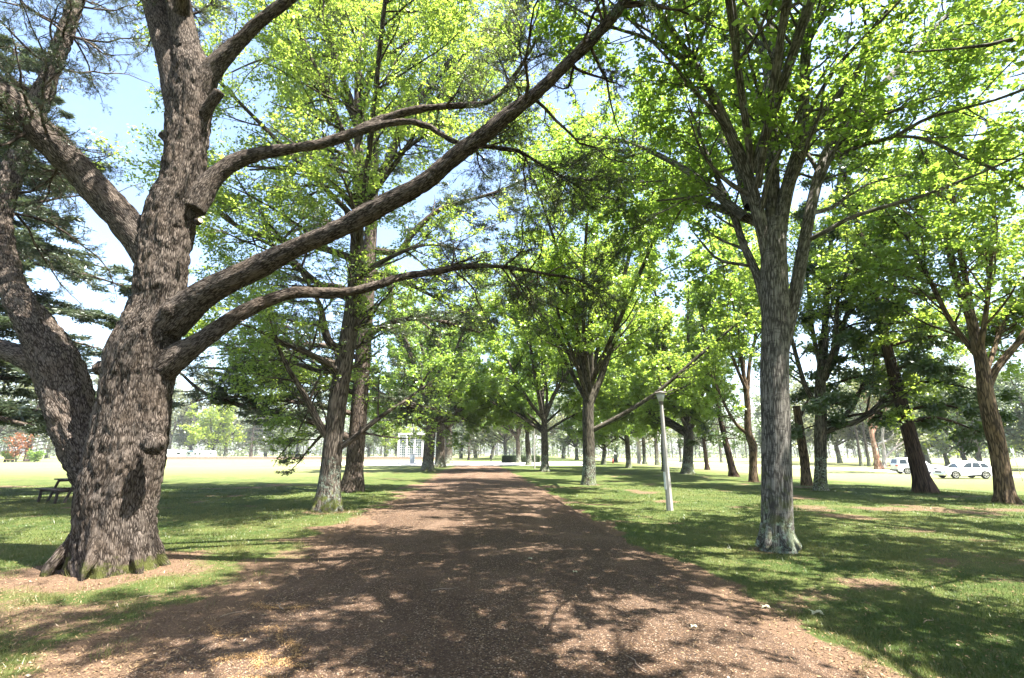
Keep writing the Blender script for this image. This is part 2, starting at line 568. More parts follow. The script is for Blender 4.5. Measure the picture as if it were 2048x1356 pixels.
def make_tree(name, label, trunk, limbs, cfg, bark_m, leaf_m, cat='tree', group=None, sides=14, flare=(.7, .3, 5, .6), lump=.06, seed=1, extra_leaf=None, twig_m=None, roots=0):
    """one tree: an Empty at its base > trunk, limb (each), twig_spray, crown"""
    global rng
    rng = np.random.default_rng(seed)
    b = np.array(trunk[0][0])
    root = empty(name, b, label, cat, group)
    trunk = (trunk[0] - b, trunk[1]); limbs = shift(limbs, b)
    tp = trunk[0].copy(); tp[0, 2] -= .25
    link('trunk', tube_mesh('trunk', [(tp[None], trunk[1][None], sides, lump, flare)], bark_m), root)
    for P, R in limbs:
        link('limb', tube_mesh('limb', [(P[None], R[None], max(8, sides - 4), lump * .8)], bark_m), root)
    if roots:
        r0 = trunk[1][2]
        for k in range(roots):
            a_ = k * 2 * PI / roots + rng.normal() * .25
            ca, sa, q_ = math.cos(a_), math.sin(a_), r0 * rng.uniform(.8, 1.25)
            P, R = line([(ca * r0 * .72, sa * r0 * .72, r0 * 1.3, q_ * .28), (ca * r0 * .92, sa * r0 * .92, r0 * .55, q_ * .31), (ca * r0 * 1.2, sa * r0 * 1.2, r0 * .10, q_ * .26), (ca * r0 * 1.4, sa * r0 * 1.4, -r0 * .2, q_ * .15)], 16)
            link('root', tube_mesh('root', [(P[None], R[None], 10, .08)], bark_m), root)
    src = [l for l in limbs]
    if cfg.get('trunk_leader', True): src = src + [trunk]
    wood, lv = foliage(trunk, src, cfg)
    if extra_leaf: lv += extra_leaf(b)
    link('twig_spray', tube_mesh('twig_spray', wood, twig_m or bark_m), root)
    link('crown', leaf_mesh('crown', lv, leaf_m), root)
    return root


def pix_tree(name, label, trunk, limbs, *a, more=(), **k):
    tr = pixline(trunk, 30)
    return make_tree(name, label, tr, [pixline(l) for l in limbs] + [line(m) for m in more], *a, **k)


def line(pts, n=22):
    l = smooth_line(np.array(pts, float), n)
    return l[:, :3], l[:, 3]


def vase(seed, H=13, fork=3.6, r0=.33, nst=5, spread=.55, lean=0.0, low=2, lowz=.8):
    """trunk that divides into rising stems; local coordinates"""
    g = np.random.default_rng(seed)
    tx, ty = g.normal(size=2) * .12
    tr = line([(0, 0, 0, r0 * 1.05), (tx * .3 + lean * .3, ty * .4, fork * .35, r0 * .9), (tx + lean * .7, ty, fork * .75, r0 * .84), (tx * .8 + lean, ty * .8, fork * 1.12, r0 * .6)], 24)
    top = tr[0][-1]
    L = []
    a0 = g.uniform(0, 6.28)
    for i in range(nst):
        a = a0 + i * 2 * PI / nst + g.normal() * .25
        s = spread * g.uniform(.6, 1.25) if i else .12
        h = H * g.uniform(.85, 1.05) - fork
        dx, dy = math.cos(a), math.sin(a)
        z0 = fork * g.uniform(.85, 1.05)
        p0 = sample(tr[0][None], np.array([0]), np.array([z0 / (fork * 1.12)]))[0]
        r = r0 * g.uniform(.42, .6)
        pts = [(p0[0], p0[1], z0, r)]
        for f, q, rr in ((.18, .2, .9), (.42, .5, .68), (.7, .78, .42), (1., 1.0, .12)):
            j = g.normal(size=2) * .22
            pts.append((p0[0] + dx * s * h * q + j[0], p0[1] + dy * s * h * q + j[1], z0 + h * f, r * rr))
        L.append(line(pts))
    for i in range(low):
        a = g.uniform(0, 6.28)
        z0 = fork * g.uniform(lowz * .8, lowz * 1.15)
        p0 = sample(tr[0][None], np.array([0]), np.array([z0 / (fork * 1.12)]))[0]
        dx, dy = math.cos(a), math.sin(a); l = H * g.uniform(.3, .42); r = r0 * .35
        L.append(line([(p0[0], p0[1], z0, r), (p0[0] + dx * l * .35, p0[1] + dy * l * .35, z0 + l * .22, r * .8),
                       (p0[0] + dx * l * .7, p0[1] + dy * l * .7, z0 + l * .38, r * .5), (p0[0] + dx * l, p0[1] + dy * l, z0 + l * .6, r * .1)]))
    return tr, L


def conifer(seed, H=18, r0=.4, z0=1.8, reach=6.0, nb=46, rise=.05, droop=-.1, lean=0.0, topw=.12, full=None):
    """central trunk with level boughs"""
    g = np.random.default_rng(seed)
    tr = line([(0, 0, 0, r0 * 1.1), (lean * .3 + g.normal() * .05, g.normal() * .05, H * .3, r0 * .75), (lean * .65, g.normal() * .1, H * .65, r0 * .42), (lean, 0, H, .03)], 30)
    L = []
    for i in range(nb):
        f = (i + g.random()) / nb
        z = z0 + (H - z0) * f ** 1.1
        a = i * 2.4 + g.normal() * .3
        l = reach * ((1 - f) ** .75 * (1 - topw) + topw) * g.uniform(.7, 1.15)
        p0 = sample(tr[0][None], np.array([0]), np.array([z / H]))[0]
        dx, dy = math.cos(a), math.sin(a)
        r = max(.015, min(r0 * .32, .016 * l + .012))
        j = g.normal(size=4) * .05 * l
        L.append(line([(p0[0], p0[1], z, r), (p0[0] + dx * l * .33 + j[0], p0[1] + dy * l * .33 + j[1], z + rise * l, r * .75),
                       (p0[0] + dx * l * .66 + j[2], p0[1] + dy * l * .66 + j[3], z + rise * l + droop * l * .4, r * .45),
                       (p0[0] + dx * l, p0[1] + dy * l, z + rise * l + droop * l, .008)], 12))
    return tr, L


def conifer_tree(name, label, base, seed, bark_m, leaf_m, cat='tree', group=None, leaf=.09, per=26, n2=9, L2=.9, d1=1.6, L1=1.5, aspect=.16, flatz=.25,
                 flat=.2, ldroop=.1, spread=.06, sides=10, cut_side=None, **kw):
    global rng
    rng = np.random.default_rng(seed + 50)
    tr, L = conifer(seed, **kw)
    if cut_side: L = [l for l in L if cut_side(l[0] + np.array(base))]
    root = empty(name, base, label, cat, group)
    tp = tr[0].copy(); tp[0, 2] -= .15
    link('trunk', tube_mesh('trunk', [(tp[None], tr[1][None], sides, .05, (.55, .35, 5, .3))], bark_m), root)
    LP = np.stack([l[0] for l in L]); LR = np.stack([l[1] for l in L])
    g1 = grow(LP, LR, lens(LP) * d1, .12, 1.0, 58, np.clip(lens(LP) * .3, .4, L1), 6, up=-.01, wig=.1, rr=.5, rtip=.005, Lend=.4, flat=flat)
    for P_, R_ in zip(LP, LR): link('bough', tube_mesh('bough', [(P_[None], R_[None], 6)], bark_m), root)
    wood = [(*g1, 3)]
    kwl = dict(size=leaf, aspect=aspect, upb=.5, spread=spread, along=.8, flatz=flatz, droop=ldroop)
    lv = [leaf_arrays(LP, per * 2, t0=.4, **kwl)]
    if n2:
        g2 = grow(g1[0], g1[1], n2, .1, 1.0, 52, np.clip(lens(g1[0]) * .45, .15, L2), 4, up=-.02, wig=.1, rr=.5, rtip=.003, Lend=.5, flat=flat)
        wood.append((*g2, 3))
        lv += [leaf_arrays(g2[0], per, t0=.0, **kwl), leaf_arrays(g1[0], per, t0=.3, **kwl)]
    else:
        lv.append(leaf_arrays(g1[0], per, t0=.0, **kwl))
    link('twig_spray', tube_mesh('twig_spray', wood, bark_m), root)
    link('crown', leaf_mesh('crown', lv, leaf_m), root)
    return root


# ------------------------------------------------------------------ 1. the big cedar, left foreground
def hero_cedar():
    global rng
    rng = np.random.default_rng(3)
    Y0 = 7.6
    base = np.array([*at(222, 1105, Y0)[:2], 0.0]); base[2] = float(terrain(base[0], base[1]))
    b = base
    def L(pts, n=40):
        P, R = pixline(pts, n); return P - b, R
    trunk = L([(228, 1200, 7.6, 90), (229, 1105, 7.6, 90), (231, 1060, 7.6, 89), (235, 1000, 7.6, 88), (256, 900, 7.6, 86), (270, 800, 7.6, 80), (288, 700, 7.6, 78),
               (317, 600, 7.6, 57), (328, 500, 7.6, 58), (342, 430, 7.6, 60), (366, 350, 7.6, 48), (376, 250, 7.6, 48), (386, 165, 7.6, 46), (376, 95, 7.6, 34)], 70)
    limbs = dict(
        M1=L([(368, 230, 7.6, 38), (345, 125, 7.6, 32), (322, 50, 7.65, 28), (303, -10, 7.7, 25), (270, -120, 7.9, 21), (250, -260, 8.1, 15)]),
        M2=L([(385, 200, 7.6, 36), (374, 95, 7.55, 31), (360, 20, 7.5, 27), (350, -60, 7.4, 24), (345, -180, 7.3, 18)]),
        N=L([(396, 195, 7.6, 30), (425, 138, 7.55, 27), (470, 92, 7.5, 20), (520, 43, 7.4, 17.5), (578, -2, 7.3, 16), (660, -70, 7.1, 13), (780, -170, 6.7, 10), (950, -300, 6.2, 7), (1150, -420, 5.7, 3)]),
        P=L([(318, 530, 7.6, 40), (268, 465, 7.5, 38), (225, 415, 7.4, 36), (175, 360, 7.3, 33), (110, 290, 7.1, 31), (50, 232, 6.9, 29), (-10, 178, 6.7, 27), (-120, 90, 6.4, 22)]),
        Q=L([(205, 990, 7.9, 46.8), (172, 910, 8.0, 54.0), (143, 820, 8.1, 57.6), (116, 735, 8.15, 57.6), (75, 655, 8.2, 41.6), (32, 590, 8.3, 33.6), (10, 510, 8.5, 27.2), (8, 430, 8.7, 24.0),
             (30, 330, 9.0, 25.6), (72, 225, 9.2, 24.8), (110, 120, 9.4, 21.6), (145, 25, 9.6, 19.2), (175, -80, 9.8, 14.4)], 60),
        Q2=L([(125, 770, 8.05, 30), (80, 735, 8.05, 26), (30, 708, 8.1, 22), (-30, 692, 8.2, 20), (-130, 690, 8.4, 15)]),
        U1=L([(385, 420, 7.6, 28.8), (410, 378, 7.65, 27.0), (440, 343, 7.7, 22.5), (485, 317, 7.8, 18.0), (560, 300, 7.9, 13.5), (640, 287, 8.0, 12.6), (702, 268, 8.1, 12.6), (777, 234, 8.2, 10.3), (848, 216, 8.3, 8.6),
              (918, 212, 8.4, 7.7), (976, 204, 8.5, 6.3), (1014, 172, 8.5, 5.4), (1055, 110, 8.5, 4.5), (1122, 0, 8.5, 3.1), (1170, -90, 8.5, 1.8)]),
        U1b=L([(690, 272, 8.08, 9), (745, 255, 8.1, 8.5), (803, 243, 8.2, 8), (860, 254, 8.3, 7.5), (920, 285, 8.4, 6.5), (1000, 297, 8.5, 5.5), (1040, 303, 8.5, 5), (1085, 330, 8.55, 4.2), (1140, 365, 8.6, 3.2), (1200, 405, 8.7, 2.2), (1235, 440, 8.8, 1.2)]),
        U2=L([(335, 650, 7.55, 41.4), (385, 605, 7.5, 34.2), (430, 575, 7.45, 28.8), (500, 540, 7.4, 25.2), (600, 490, 7.3, 22.5), (680, 456, 7.2, 21.6), (760, 412, 7.1, 21.6), (850, 362, 7.0, 18.9), (920, 303, 6.9, 18.0),
              (1000, 242, 6.8, 17.1), (1080, 180, 6.7, 14.8), (1150, 112, 6.6, 13.5), (1210, 50, 6.5, 12.2), (1262, -15, 6.4, 10.8), (1350, -120, 6.2, 8.1), (1480, -230, 5.9, 5.4), (1640, -300, 5.6, 2.7)], 70),
        U3=L([(325, 735, 7.6, 32.4), (365, 705, 7.6, 27.0), (405, 680, 7.65, 21.6), (455, 643, 7.8, 18.0), (520, 606, 8.0, 15.3), (590, 583, 8.2, 14.0), (660, 585, 8.4, 11.7), (740, 574, 8.6, 10.3), (800, 553, 8.7, 9.0), (880, 540, 8.8, 7.2),
              (960, 533, 8.9, 5.9), (1040, 536, 9.0, 4.9), (1100, 548, 9.1, 3.8), (1160, 562, 9.2, 2.7), (1215, 590, 9.3, 1.4)]),
    )
    limbs['S1'] = L([(395, 245, 7.6, 20), (418, 212, 7.5, 15), (440, 182, 7.42, 13)])
    limbs['S2'] = L([(350, 300, 7.6, 14), (334, 280, 7.55, 9), (320, 266, 7.5, 8)])
    for nm_, (p_, r_) in limbs.items():
        if nm_[0] in 'UPN' and len(p_) >= 30:
            s_ = np.linspace(0, 1, len(p_))[:, None]
            p_ += (fbm(np.concatenate([s_ * 9, s_ * 0 + np.arange(3)[None, :1] + len(nm_)], 1), sum(map(ord, nm_)), 3)[:, None] - .5) * .12 * np.minimum(1, s_ * 6) * np.array([.3, .3, 1])
            r_ *= 1 + .22 * (fbm(np.concatenate([s_ * 14, s_ * 0], 1), 77 + len(p_), 2) - .5)
    root = empty('cedar_tree', base, 'huge old cedar with a burled mossy trunk and long bare limbs beside the path', 'tree')
    # roots running out into the ground
    for i_, (an, ln_, r_) in enumerate(((-75, .5, .12), (-20, .8, .17), (20, 1.0, .18), (75, .9, .15), (140, 1.1, .2), (185, 1.0, .18), (218, .6, .14))):
        ca, sa = math.cos(math.radians(an)), math.sin(math.radians(an))
        ln_ *= .3; r_ *= .48
        limbs['R%d' % i_] = line([(ca * .47, sa * .47, .5, r_ * .7), (ca * .55, sa * .55, .26, r_), (ca * .63, sa * .63, .10, r_ * .9), (ca * (.56 + ln_ * .6), sa * (.56 + ln_ * .6), -.03, r_ * .65), (ca * (.54 + ln_), sa * (.54 + ln_), -.2, r_ * .35)], 30)
    # solid union of trunk and limbs
    bm_groups = [(trunk[0][None], trunk[1][None], 28, .05, (.22, .35, 5, 2.2))] + [(p[None], r[None], 16, .06) for p, r in limbs.values()]
    Vs, Fs, o = [], [], 0
    for P, R, k, lump, *fl in bm_groups:
        P = P.copy()
        V, Q, _, T = tubes(P, R, k, cap=True, lump=lump, flare=fl[0] if fl else None, soff=0)
        V0 = V.copy()
        # cap the root end too
        c0 = len(V); V = np.vstack([V, P[0, 0]])
        j = np.arange(k)
        T0 = np.stack([(j + 1) % k, j, np.full(k, c0)], 1)
        Fs.append((Q + o, np.vstack([T, T0]) + o)); Vs.append(V); o += len(V)
    for px, py, Y, rx, rz in ((306, 888, 7.2, .15, .18), (336, 622, 7.3, .12, .13), (200, 735, 7.65, .12, .13)):
        ico = bmesh.new(); bmesh.ops.create_icosphere(ico, subdivisions=3, radius=1)
        c = at(px, py, Y) - b
        V = np.array([v.co for v in ico.verts]) * np.array([rx, rx, rz]) + c
        T = np.array([[v.index for v in f.verts] for f in ico.faces]); ico.free()
        Fs.append((np.zeros((0, 4), int), T + o)); Vs.append(V); o += len(V)
    me = mesh_np('cedar_union', np.vstack(Vs), [np.vstack([f[0] for f in Fs]), np.vstack([f[1] for f in Fs])], M['cedar_bark'])
    tmp = link('cedar_union', me)
    md = tmp.modifiers.new('r', 'REMESH'); md.mode = 'VOXEL'; md.voxel_size = .024
    sm = tmp.modifiers.new('s', 'SMOOTH'); sm.factor = .5; sm.iterations = 6
    dg = bpy.context.evaluated_depsgraph_get()
    ev = tmp.evaluated_get(dg); me2 = ev.to_mesh()
    nv = len(me2.vertices)
    V = np.empty(nv * 3, np.float32); me2.vertices.foreach_get('co', V); V = V.reshape(-1, 3).astype(float)
    Nn = np.empty(nv * 3, np.float32); me2.vertices.foreach_get('normal', Nn); Nn = Nn.reshape(-1, 3).astype(float)
    me2.calc_loop_triangles()
    nf = len(me2.polygons)
    lt = np.empty(nf, np.int32); me2.polygons.foreach_get('loop_total', lt)
    li = np.empty(len(me2.loops), np.int32); me2.loops.foreach_get('vertex_index', li)
    quads = li.reshape(-1, 4) if (lt == 4).all() else None
    if quads is None:
        ls = np.empty(nf, np.int32); me2.polygons.foreach_get('loop_start', ls)
        quads = np.stack([li[ls[lt == 4] + k] for k in range(4)], 1)
    ev.to_mesh_clear(); bpy.data.objects.remove(tmp)
    # nearest skeleton point -> bark coordinates and limb labels
    names = ['trunk'] + list(limbs)
    lines_ = [trunk] + list(limbs.values())
    SP_, SR_, SS_, ST_, SI_ = [], [], [], [], []
    for i, (P, R) in enumerate(lines_):
        t = np.linspace(0, 1, 160)
        p = np.stack([np.interp(t, np.linspace(0, 1, len(P)), P[:, k]) for k in range(3)], 1)
        r = np.interp(t, np.linspace(0, 1, len(R)), R)
        s = np.concatenate([[0], np.cumsum(np.linalg.norm(np.diff(p, axis=0), axis=1))]) + i * 7.3
        SP_.append(p); SR_.append(r); SS_.append(s); ST_.append(nrm(np.gradient(p, axis=0))); SI_.append(np.full(160, i))
    SPa, SRa, SSa, STa, SIa = map(np.concatenate, (SP_, SR_, SS_, ST_, SI_))
    lab = np.zeros(nv, int); bkc = np.zeros((nv, 3))
    for s0 in range(0, nv, 4000):
        v = V[s0:s0 + 4000]
        d = np.linalg.norm(v[:, None] - SPa[None], axis=2) / SRa[None]
        k = d.argmin(1)
        T = STa[k]; q = v - SPa[k]
        ref = np.array([1., .13, 0.]); A = nrm(np.cross(T, np.where(np.abs(T[:, 2:3]) > .6, ref[None], np.array([[.05, .1, 1.]])))); B = np.cross(T, A)
        bkc[s0:s0 + 4000] = np.stack([(q * A).sum(1), (q * B).sum(1), SSa[k] + (q * T).sum(1)], 1)
        lab[s0:s0 + 4000] = SIa[k]
    # bark relief in the mesh itself
    f1 = fbm(bkc * np.array([13, 13, 3.6]) + 3, 21, 3)
    rid = np.abs(f1 - .5) * 2
    big = fbm(V * np.array([3.2, 3.2, 2.0]), 5, 3) - .5
    onT = (lab == 0) | (lab == names.index('Q'))
    amp = np.where(onT, 1.0, .35)
    low = sstep(1.1, 0.0, V[:, 2])
    V = V + Nn * (amp * (.038 * (sstep(0, .45, rid) - .5) + .06 * big) + sstep(1.9, .1, V[:, 2]) * .12 * (fbm(V * np.array([4.2, 4.2, .9]), 8, 3) - .5))[:, None]
    fl = lab[quads]
    flab = np.sort(fl, 1)[:, 1]
    for i_, nm_ in enumerate(names):
        if nm_[0] in 'RS': flab[flab == i_] = 0
    for i, nm in enumerate(names):
        sel = quads[flab == i]
        if not len(sel): continue
        u, inv = np.unique(sel, return_inverse=True)
        me3 = mesh_np('trunk' if i == 0 else 'limb', V[u], [inv.reshape(-1, 4)], M['cedar_bark'], True, {'bark': ('FLOAT_VECTOR', 'POINT', bkc[u])})
        link('trunk' if i == 0 else 'limb', me3, root)
    # unseen upper limbs, added above the frame to shade the foreground
    ups = []
    for z, a, l, r in ((9.6, -60, 6.0, .14), (11.2, -35, 6.2, .12), (10.8, -95, 5.4, .12), (11.6, 170, 5.5, .12)):
        ca, sa = math.cos(math.radians(a)), math.sin(math.radians(a))
        m_ = limbs['M2'][0] if z < 11.3 else limbs['M1'][0]
        p0 = m_[int(np.abs(m_[:, 2] - min(z, 11.0)).argmin())]
        ups.append(line([(*p0, r), (p0[0] + ca * l * .3, p0[1] + sa * l * .3, p0[2] + .7, r * .75), (p0[0] + ca * l * .65, p0[1] + sa * l * .65, p0[2] + 1.0, r * .5), (p0[0] + ca * l, p0[1] + sa * l, p0[2] + .7, .02)], 40))
    for P, R in ups: link('limb', tube_mesh('limb', [(P[None], R[None], 10)], M['cedar_bark'], .04), root)
    # sawn stubs
    def stub(px, py, Y, dpx, dpy, r, l, pale=True):
        p = at(px, py, Y) - b; q = at(px + dpx, py + dpy, Y - .12) - b
        d = Vector(q - p).normalized()
        m = MB()
        rt = d.to_track_quat('Z', 'Y').to_matrix()
        c = Vector(p) + d * l * .5
        m.cyl(c, r * 1.25, r, l, 14, rt, 0, bevel=.008)
        m.cyl(Vector(p) + d * (l + .002), r * .8, r * .72, .012, 14, rt, 1)
        o_ = m.build('cut_stub', [M['cedar_bark_mid'], M['cut_wood']], root)
        o_['label'] = 'pale sawn-off branch stub'
    stub(394, 444, 7.36, 16, -8, .05, .10)
    # thin side branches and needles on the limbs
    act = [limbs[k] for k in ('U1', 'U1b', 'U3', 'U2', 'N', 'M1', 'M2', 'P', 'Q')] + ups
    P22 = np.stack([np.stack([np.interp(np.linspace(0, 1, 30), np.linspace(0, 1, len(p)), p[:, k]) for k in range(3)], 1) for p, _ in act])
    R22 = np.stack([np.interp(np.linspace(0, 1, 30), np.linspace(0, 1, len(r)), r) for _, r in act])
    cnt = np.array([22, 26, 24, 28, 14, 24, 20, 20, 46.] + [13] * len(ups))
    t0 = np.array([.5, .4, .6, .5, .35, .4, .4, .5, .45] + [.25] * len(ups))
    subs = []
    for i in range(len(act)):
        L1 = [1.5, 1.3, 1.3, 1.9, 1.5, 1.9, 1.7, 1.4, 2.2][i] if i < 9 else 1.8
        subs.append(grow(P22[i:i + 1], R22[i:i + 1], cnt[i], t0[i], 1.0, 58, L1, 9, up=-.02, wig=.2, rr=.4, rtip=.006, Lend=.7, flat=.75, up0=-.15, rmax=.03))
    SPn = np.concatenate([s[0] for s in subs]); SRn = np.concatenate([s[1] for s in subs])
    snag = grow(P22, R22, np.array([8, 5, 8, 12, 7, 3, 3, 8, 6.] + [0] * len(ups)), .15, .9, 70, .3, 5, wig=.25, rr=.3, rtip=.006, rmax=.022)
    g2 = grow(SPn, SRn, 9, .12, 1, 52, .62, 7, up=-.03, wig=.2, rr=.5, rtip=.004, Lend=.6, flat=.7)
    g3 = grow(g2[0], g2[1], 4.5, .1, 1, 50, .3, 5, up=-.03, wig=.18, rr=.6, rtip=.003, Lend=.6, flat=.7)
    link('twig_spray', tube_mesh('twig_spray', [(SPn, SRn, 5), (*g2, 4), (*g3, 3), (*snag, 6)], M['cedar_bark_mid']), root)
    has = rng.random(len(g3[0])) < .8
    kw = dict(size=.05, aspect=.2, upb=.3, spread=.016, along=.6, droop=.0, clump=.7)
    link('crown', leaf_mesh('crown', [leaf_arrays(g3[0][has], 38, t0=.0, **kw), leaf_arrays(g2[0], 22, t0=.35, **kw)], M['leaf_cedar']), root)
    return root


M['cut_wood'] = plain('cut_wood', (.42, .35, .25), .8, .2, var=.3, scale=30)
hero_cedar()

# ------------------------------------------------------------------ 2. the broadleaf right of the path
CF_BROAD = dict(sub=.95, sub_L=3.6, sub_up=.015, sub_up0=.05, d1=1.5, L1=1.6, n2=6, L2=.7, per=31, leaf=.09, aspect=.8, upb=.8, spread=.06, out=.5, trunk_leader=False, t1=.25, sub_t0=.16)
pix_tree('broadleaf_tree', 'stout grey-barked broadleaf with pale lichen foot, right of the path',
         [(1555, 1087, 8.9, 34.8), (1554, 1030, 8.9, 34.3), (1553, 950, 8.9, 32.9), (1552, 850, 8.9, 31.5), (1549, 750, 8.9, 31.0), (1551, 650, 8.9, 30.5), (1548, 570, 8.9, 31.0), (1548, 500, 8.9, 27.3), (1549, 440, 8.9, 22.6)],
         [[(1546, 570, 8.9, 14.6), (1522, 450, 8.9, 14.6), (1490, 335, 8.8, 13.8), (1460, 268, 8.65, 12.9), (1425, 190, 8.4, 10.8), (1370, 100, 8.1, 8.6), (1295, -5, 7.8, 6.9), (1180, -130, 7.4, 3.4)],
          [(1432, 205, 8.4, 6.9), (1392, 140, 8.2, 6.0), (1300, 80, 7.9, 4.7), (1215, 50, 7.6, 3.4), (1100, -10, 7.2, 1.7)],
          [(1547, 540, 9.0, 18.9), (1545, 400, 9.05, 16.3), (1543, 250, 9.2, 13.8), (1533, 130, 9.4, 8.6), (1500, 60, 9.6, 6.0), (1455, -10, 9.8, 4.3), (1390, -120, 10, 2.6)],
          [(1543, 260, 9.2, 7.7), (1545, 110, 9.3, 7.7), (1533, -20, 9.4, 6.0), (1525, -160, 9.6, 3.4)],
          [(1552, 520, 8.9, 16.3), (1568, 405, 8.85, 15.5), (1592, 315, 8.75, 13.8), (1605, 262, 8.7, 12.9), (1610, 130, 8.5, 11.2), (1618, 0, 8.35, 9.5), (1628, -160, 8.1, 4.3)],
          [(1606, 268, 8.7, 7.7), (1658, 212, 8.6, 7.7), (1722, 133, 8.4, 6.9), (1745, 62, 8.25, 6.0), (1800, -5, 8.1, 5.2), (1900, -110, 7.9, 2.6)],
          [(1565, 700, 9.05, 15.5), (1590, 590, 9.2, 14.6), (1615, 450, 9.4, 12.9), (1642, 335, 9.6, 11.2), (1675, 265, 9.8, 9.5), (1742, 195, 10.1, 7.7), (1822, 108, 10.5, 6.0), (1890, 35, 10.9, 4.3), (1985, -70, 11.2, 2.6)],
          [(1648, 325, 9.6, 5.2), (1720, 292, 9.5, 4.7), (1790, 272, 9.3, 4.3), (1860, 235, 9.0, 3.4), (1990, 200, 8.5, 2.6), (2130, 150, 8.0, 1.3)],
          [(1790, 272, 9.3, 3.4), (1850, 278, 9.0, 3.9), (1920, 310, 8.6, 4.3), (1990, 340, 8.2, 4.3), (2080, 400, 7.8, 3.4)],
          [(1538, 640, 8.95, 10.3), (1512, 545, 9.1, 9.5), (1487, 490, 9.25, 8.6), (1462, 415, 9.5, 7.7), (1437, 362, 9.7, 6.0), (1415, 310, 9.9, 4.3), (1380, 220, 10.2, 2.6)],
          [(1448, 395, 9.6, 4.3), (1420, 389, 9.6, 3.9), (1380, 395, 9.7, 3.0), (1310, 402, 9.9, 1.7)]],
         CF_BROAD, M['grey_bark'], M['leaf_bright'], sides=28, roots=7, flare=(.2, .3, 5, .9), lump=.045, seed=21, group='broadleaf row right of the path',
         more=[[(4.75, 9.0, 6.3, .1), (4.0, 10.6, 8.6, .07), (2.9, 13.2, 11.2, .05), (1.4, 16.8, 13.6, .02)], [(4.9, 9.1, 6.6, .1), (5.6, 11, 9.2, .07), (6.4, 13.8, 12, .05), (7.2, 17.5, 14.5, .02)],  # extra limbs added to shade the path, some above the frame
               [(4.9, 8.8, 7.2, .1), (5.6, 6.4, 10.5, .07), (6.2, 3.8, 13, .02)],
               [(5.0, 9.0, 6.2, .1), (4.4, 12.5, 9, .07), (3.6, 16.5, 12, .05), (3.0, 20, 14, .02)],
               [(4.9, 8.8, 7.2, .07), (3.5, 6.4, 10.4, .055), (1.8, 3.6, 12.8, .04), (.2, 1.0, 14, .02)], [(4.9, 8.7, 6.8, .075), (4.6, 6, 10, .06), (4.0, 3, 12.6, .05), (3.2, 0, 14, .02)]])

# ------------------------------------------------------------------ 3. left row
CF_OAK = dict(sub=.8, sub_L=3.8, sub_ang=55, sub_up=.01, d1=1.4, L1=2.1, n2=8.5, L2=1.0, per=33, leaf=.105, aspect=.55, upb=.7, spread=.08, out=.5, trunk_leader=True, t1=.3, flat=.8)
pix_tree('oak_tree', 'leaning oak with lichen-green foot on the left edge of the path', 
         [(653, 1017, 14.6, 26.1), (657, 980, 14.6, 24.3), (665, 900, 14.6, 21.2), (676, 800, 14.6, 19.8), (689, 720, 14.6, 18.9), (702, 640, 14.6, 17.6), (711, 560, 14.6, 16.2), (715, 450, 14.6, 13.5), (718, 330, 14.6, 10.8), (716, 235, 14.6, 8.1)],
         [[(716, 258, 14.6, 7), (706, 212, 14.6, 7), (680, 142, 14.5, 6), (657, 53, 14.3, 5), (638, -10, 14.2, 4), (610, -120, 14, 2)],
          [(716, 240, 14.6, 8), (716, 155, 14.7, 7), (724, 84, 14.8, 6), (768, 0, 15, 4), (800, -100, 15.2, 2)],
          [(722, 180, 14.7, 5), (750, 128, 14.6, 4.5), (795, 100, 14.4, 4), (883, 22, 14, 3), (980, -60, 13.6, 2)],
          [(716, 262, 14.6, 6), (695, 210, 14.7, 5.5), (662, 164, 14.9, 5), (609, 124, 15.2, 4), (530, 118, 15.6, 2.5), (450, 150, 16, 1.5)],
          [(712, 520, 14.6, 8), (640, 495, 14.9, 7), (560, 480, 15.2, 6), (480, 455, 15.5, 5), (415, 410, 15.8, 3), (360, 380, 16, 1.5)],
          [(706, 600, 14.6, 8), (640, 570, 14.2, 7), (560, 500, 13.8, 5), (500, 470, 13.5, 3)],
          [(694, 700, 14.6, 9), (662, 688, 14.4, 9), (648, 655, 14.3, 8), (640, 610, 14.2, 5), (600, 540, 13.9, 3)],
          [(712, 420, 14.6, 7), (655, 360, 14.8, 5), (580, 335, 15, 4), (500, 340, 15.3, 2)],
          [(715, 400, 14.6, 7), (770, 330, 14.3, 5), (850, 270, 14, 4), (950, 200, 13.5, 2)],
          [(710, 560, 14.6, 6), (770, 520, 14.2, 5), (850, 490, 13.8, 3), (930, 500, 13.4, 1.5)],
          [(716, 300, 14.6, 7), (740, 160, 14, 6), (800, 30, 13, 4), (880, -80, 12, 2)],
          [(718, 330, 14.6, 7), (670, 230, 14, 6), (600, 60, 13.2, 4), (560, -60, 12.6, 2)],
          [(690, 740, 14.6, 6), (640, 742, 15.2, 5), (560, 720, 16, 3), (480, 730, 16.8, 1.5)],
          [(684, 760, 14.6, 5), (610, 700, 14.4, 4), (560, 690, 14.2, 2)]],
         CF_OAK, M['oak_bark'], M['leaf_oak'], sides=22, roots=6, flare=(.4, .3, 5, 1.5), lump=.05, seed=31, group='trees along the left edge of the path',
         more=[[(-5.0, 14.6, 8, .1), (-4.2, 12.6, 10.6, .08), (-3.2, 10.0, 13.6, .05), (-2.4, 8.4, 16, .02)], [(-5.0, 14.6, 9, .1), (-7.2, 13.2, 11, .07), (-9.4, 11.6, 13, .02)],  # extra limbs added to put the left lawn in shade
               [(-5.0, 14.6, 9.5, .1), (-3.4, 14.4, 12, .07), (-1.6, 13.8, 15, .02)]])

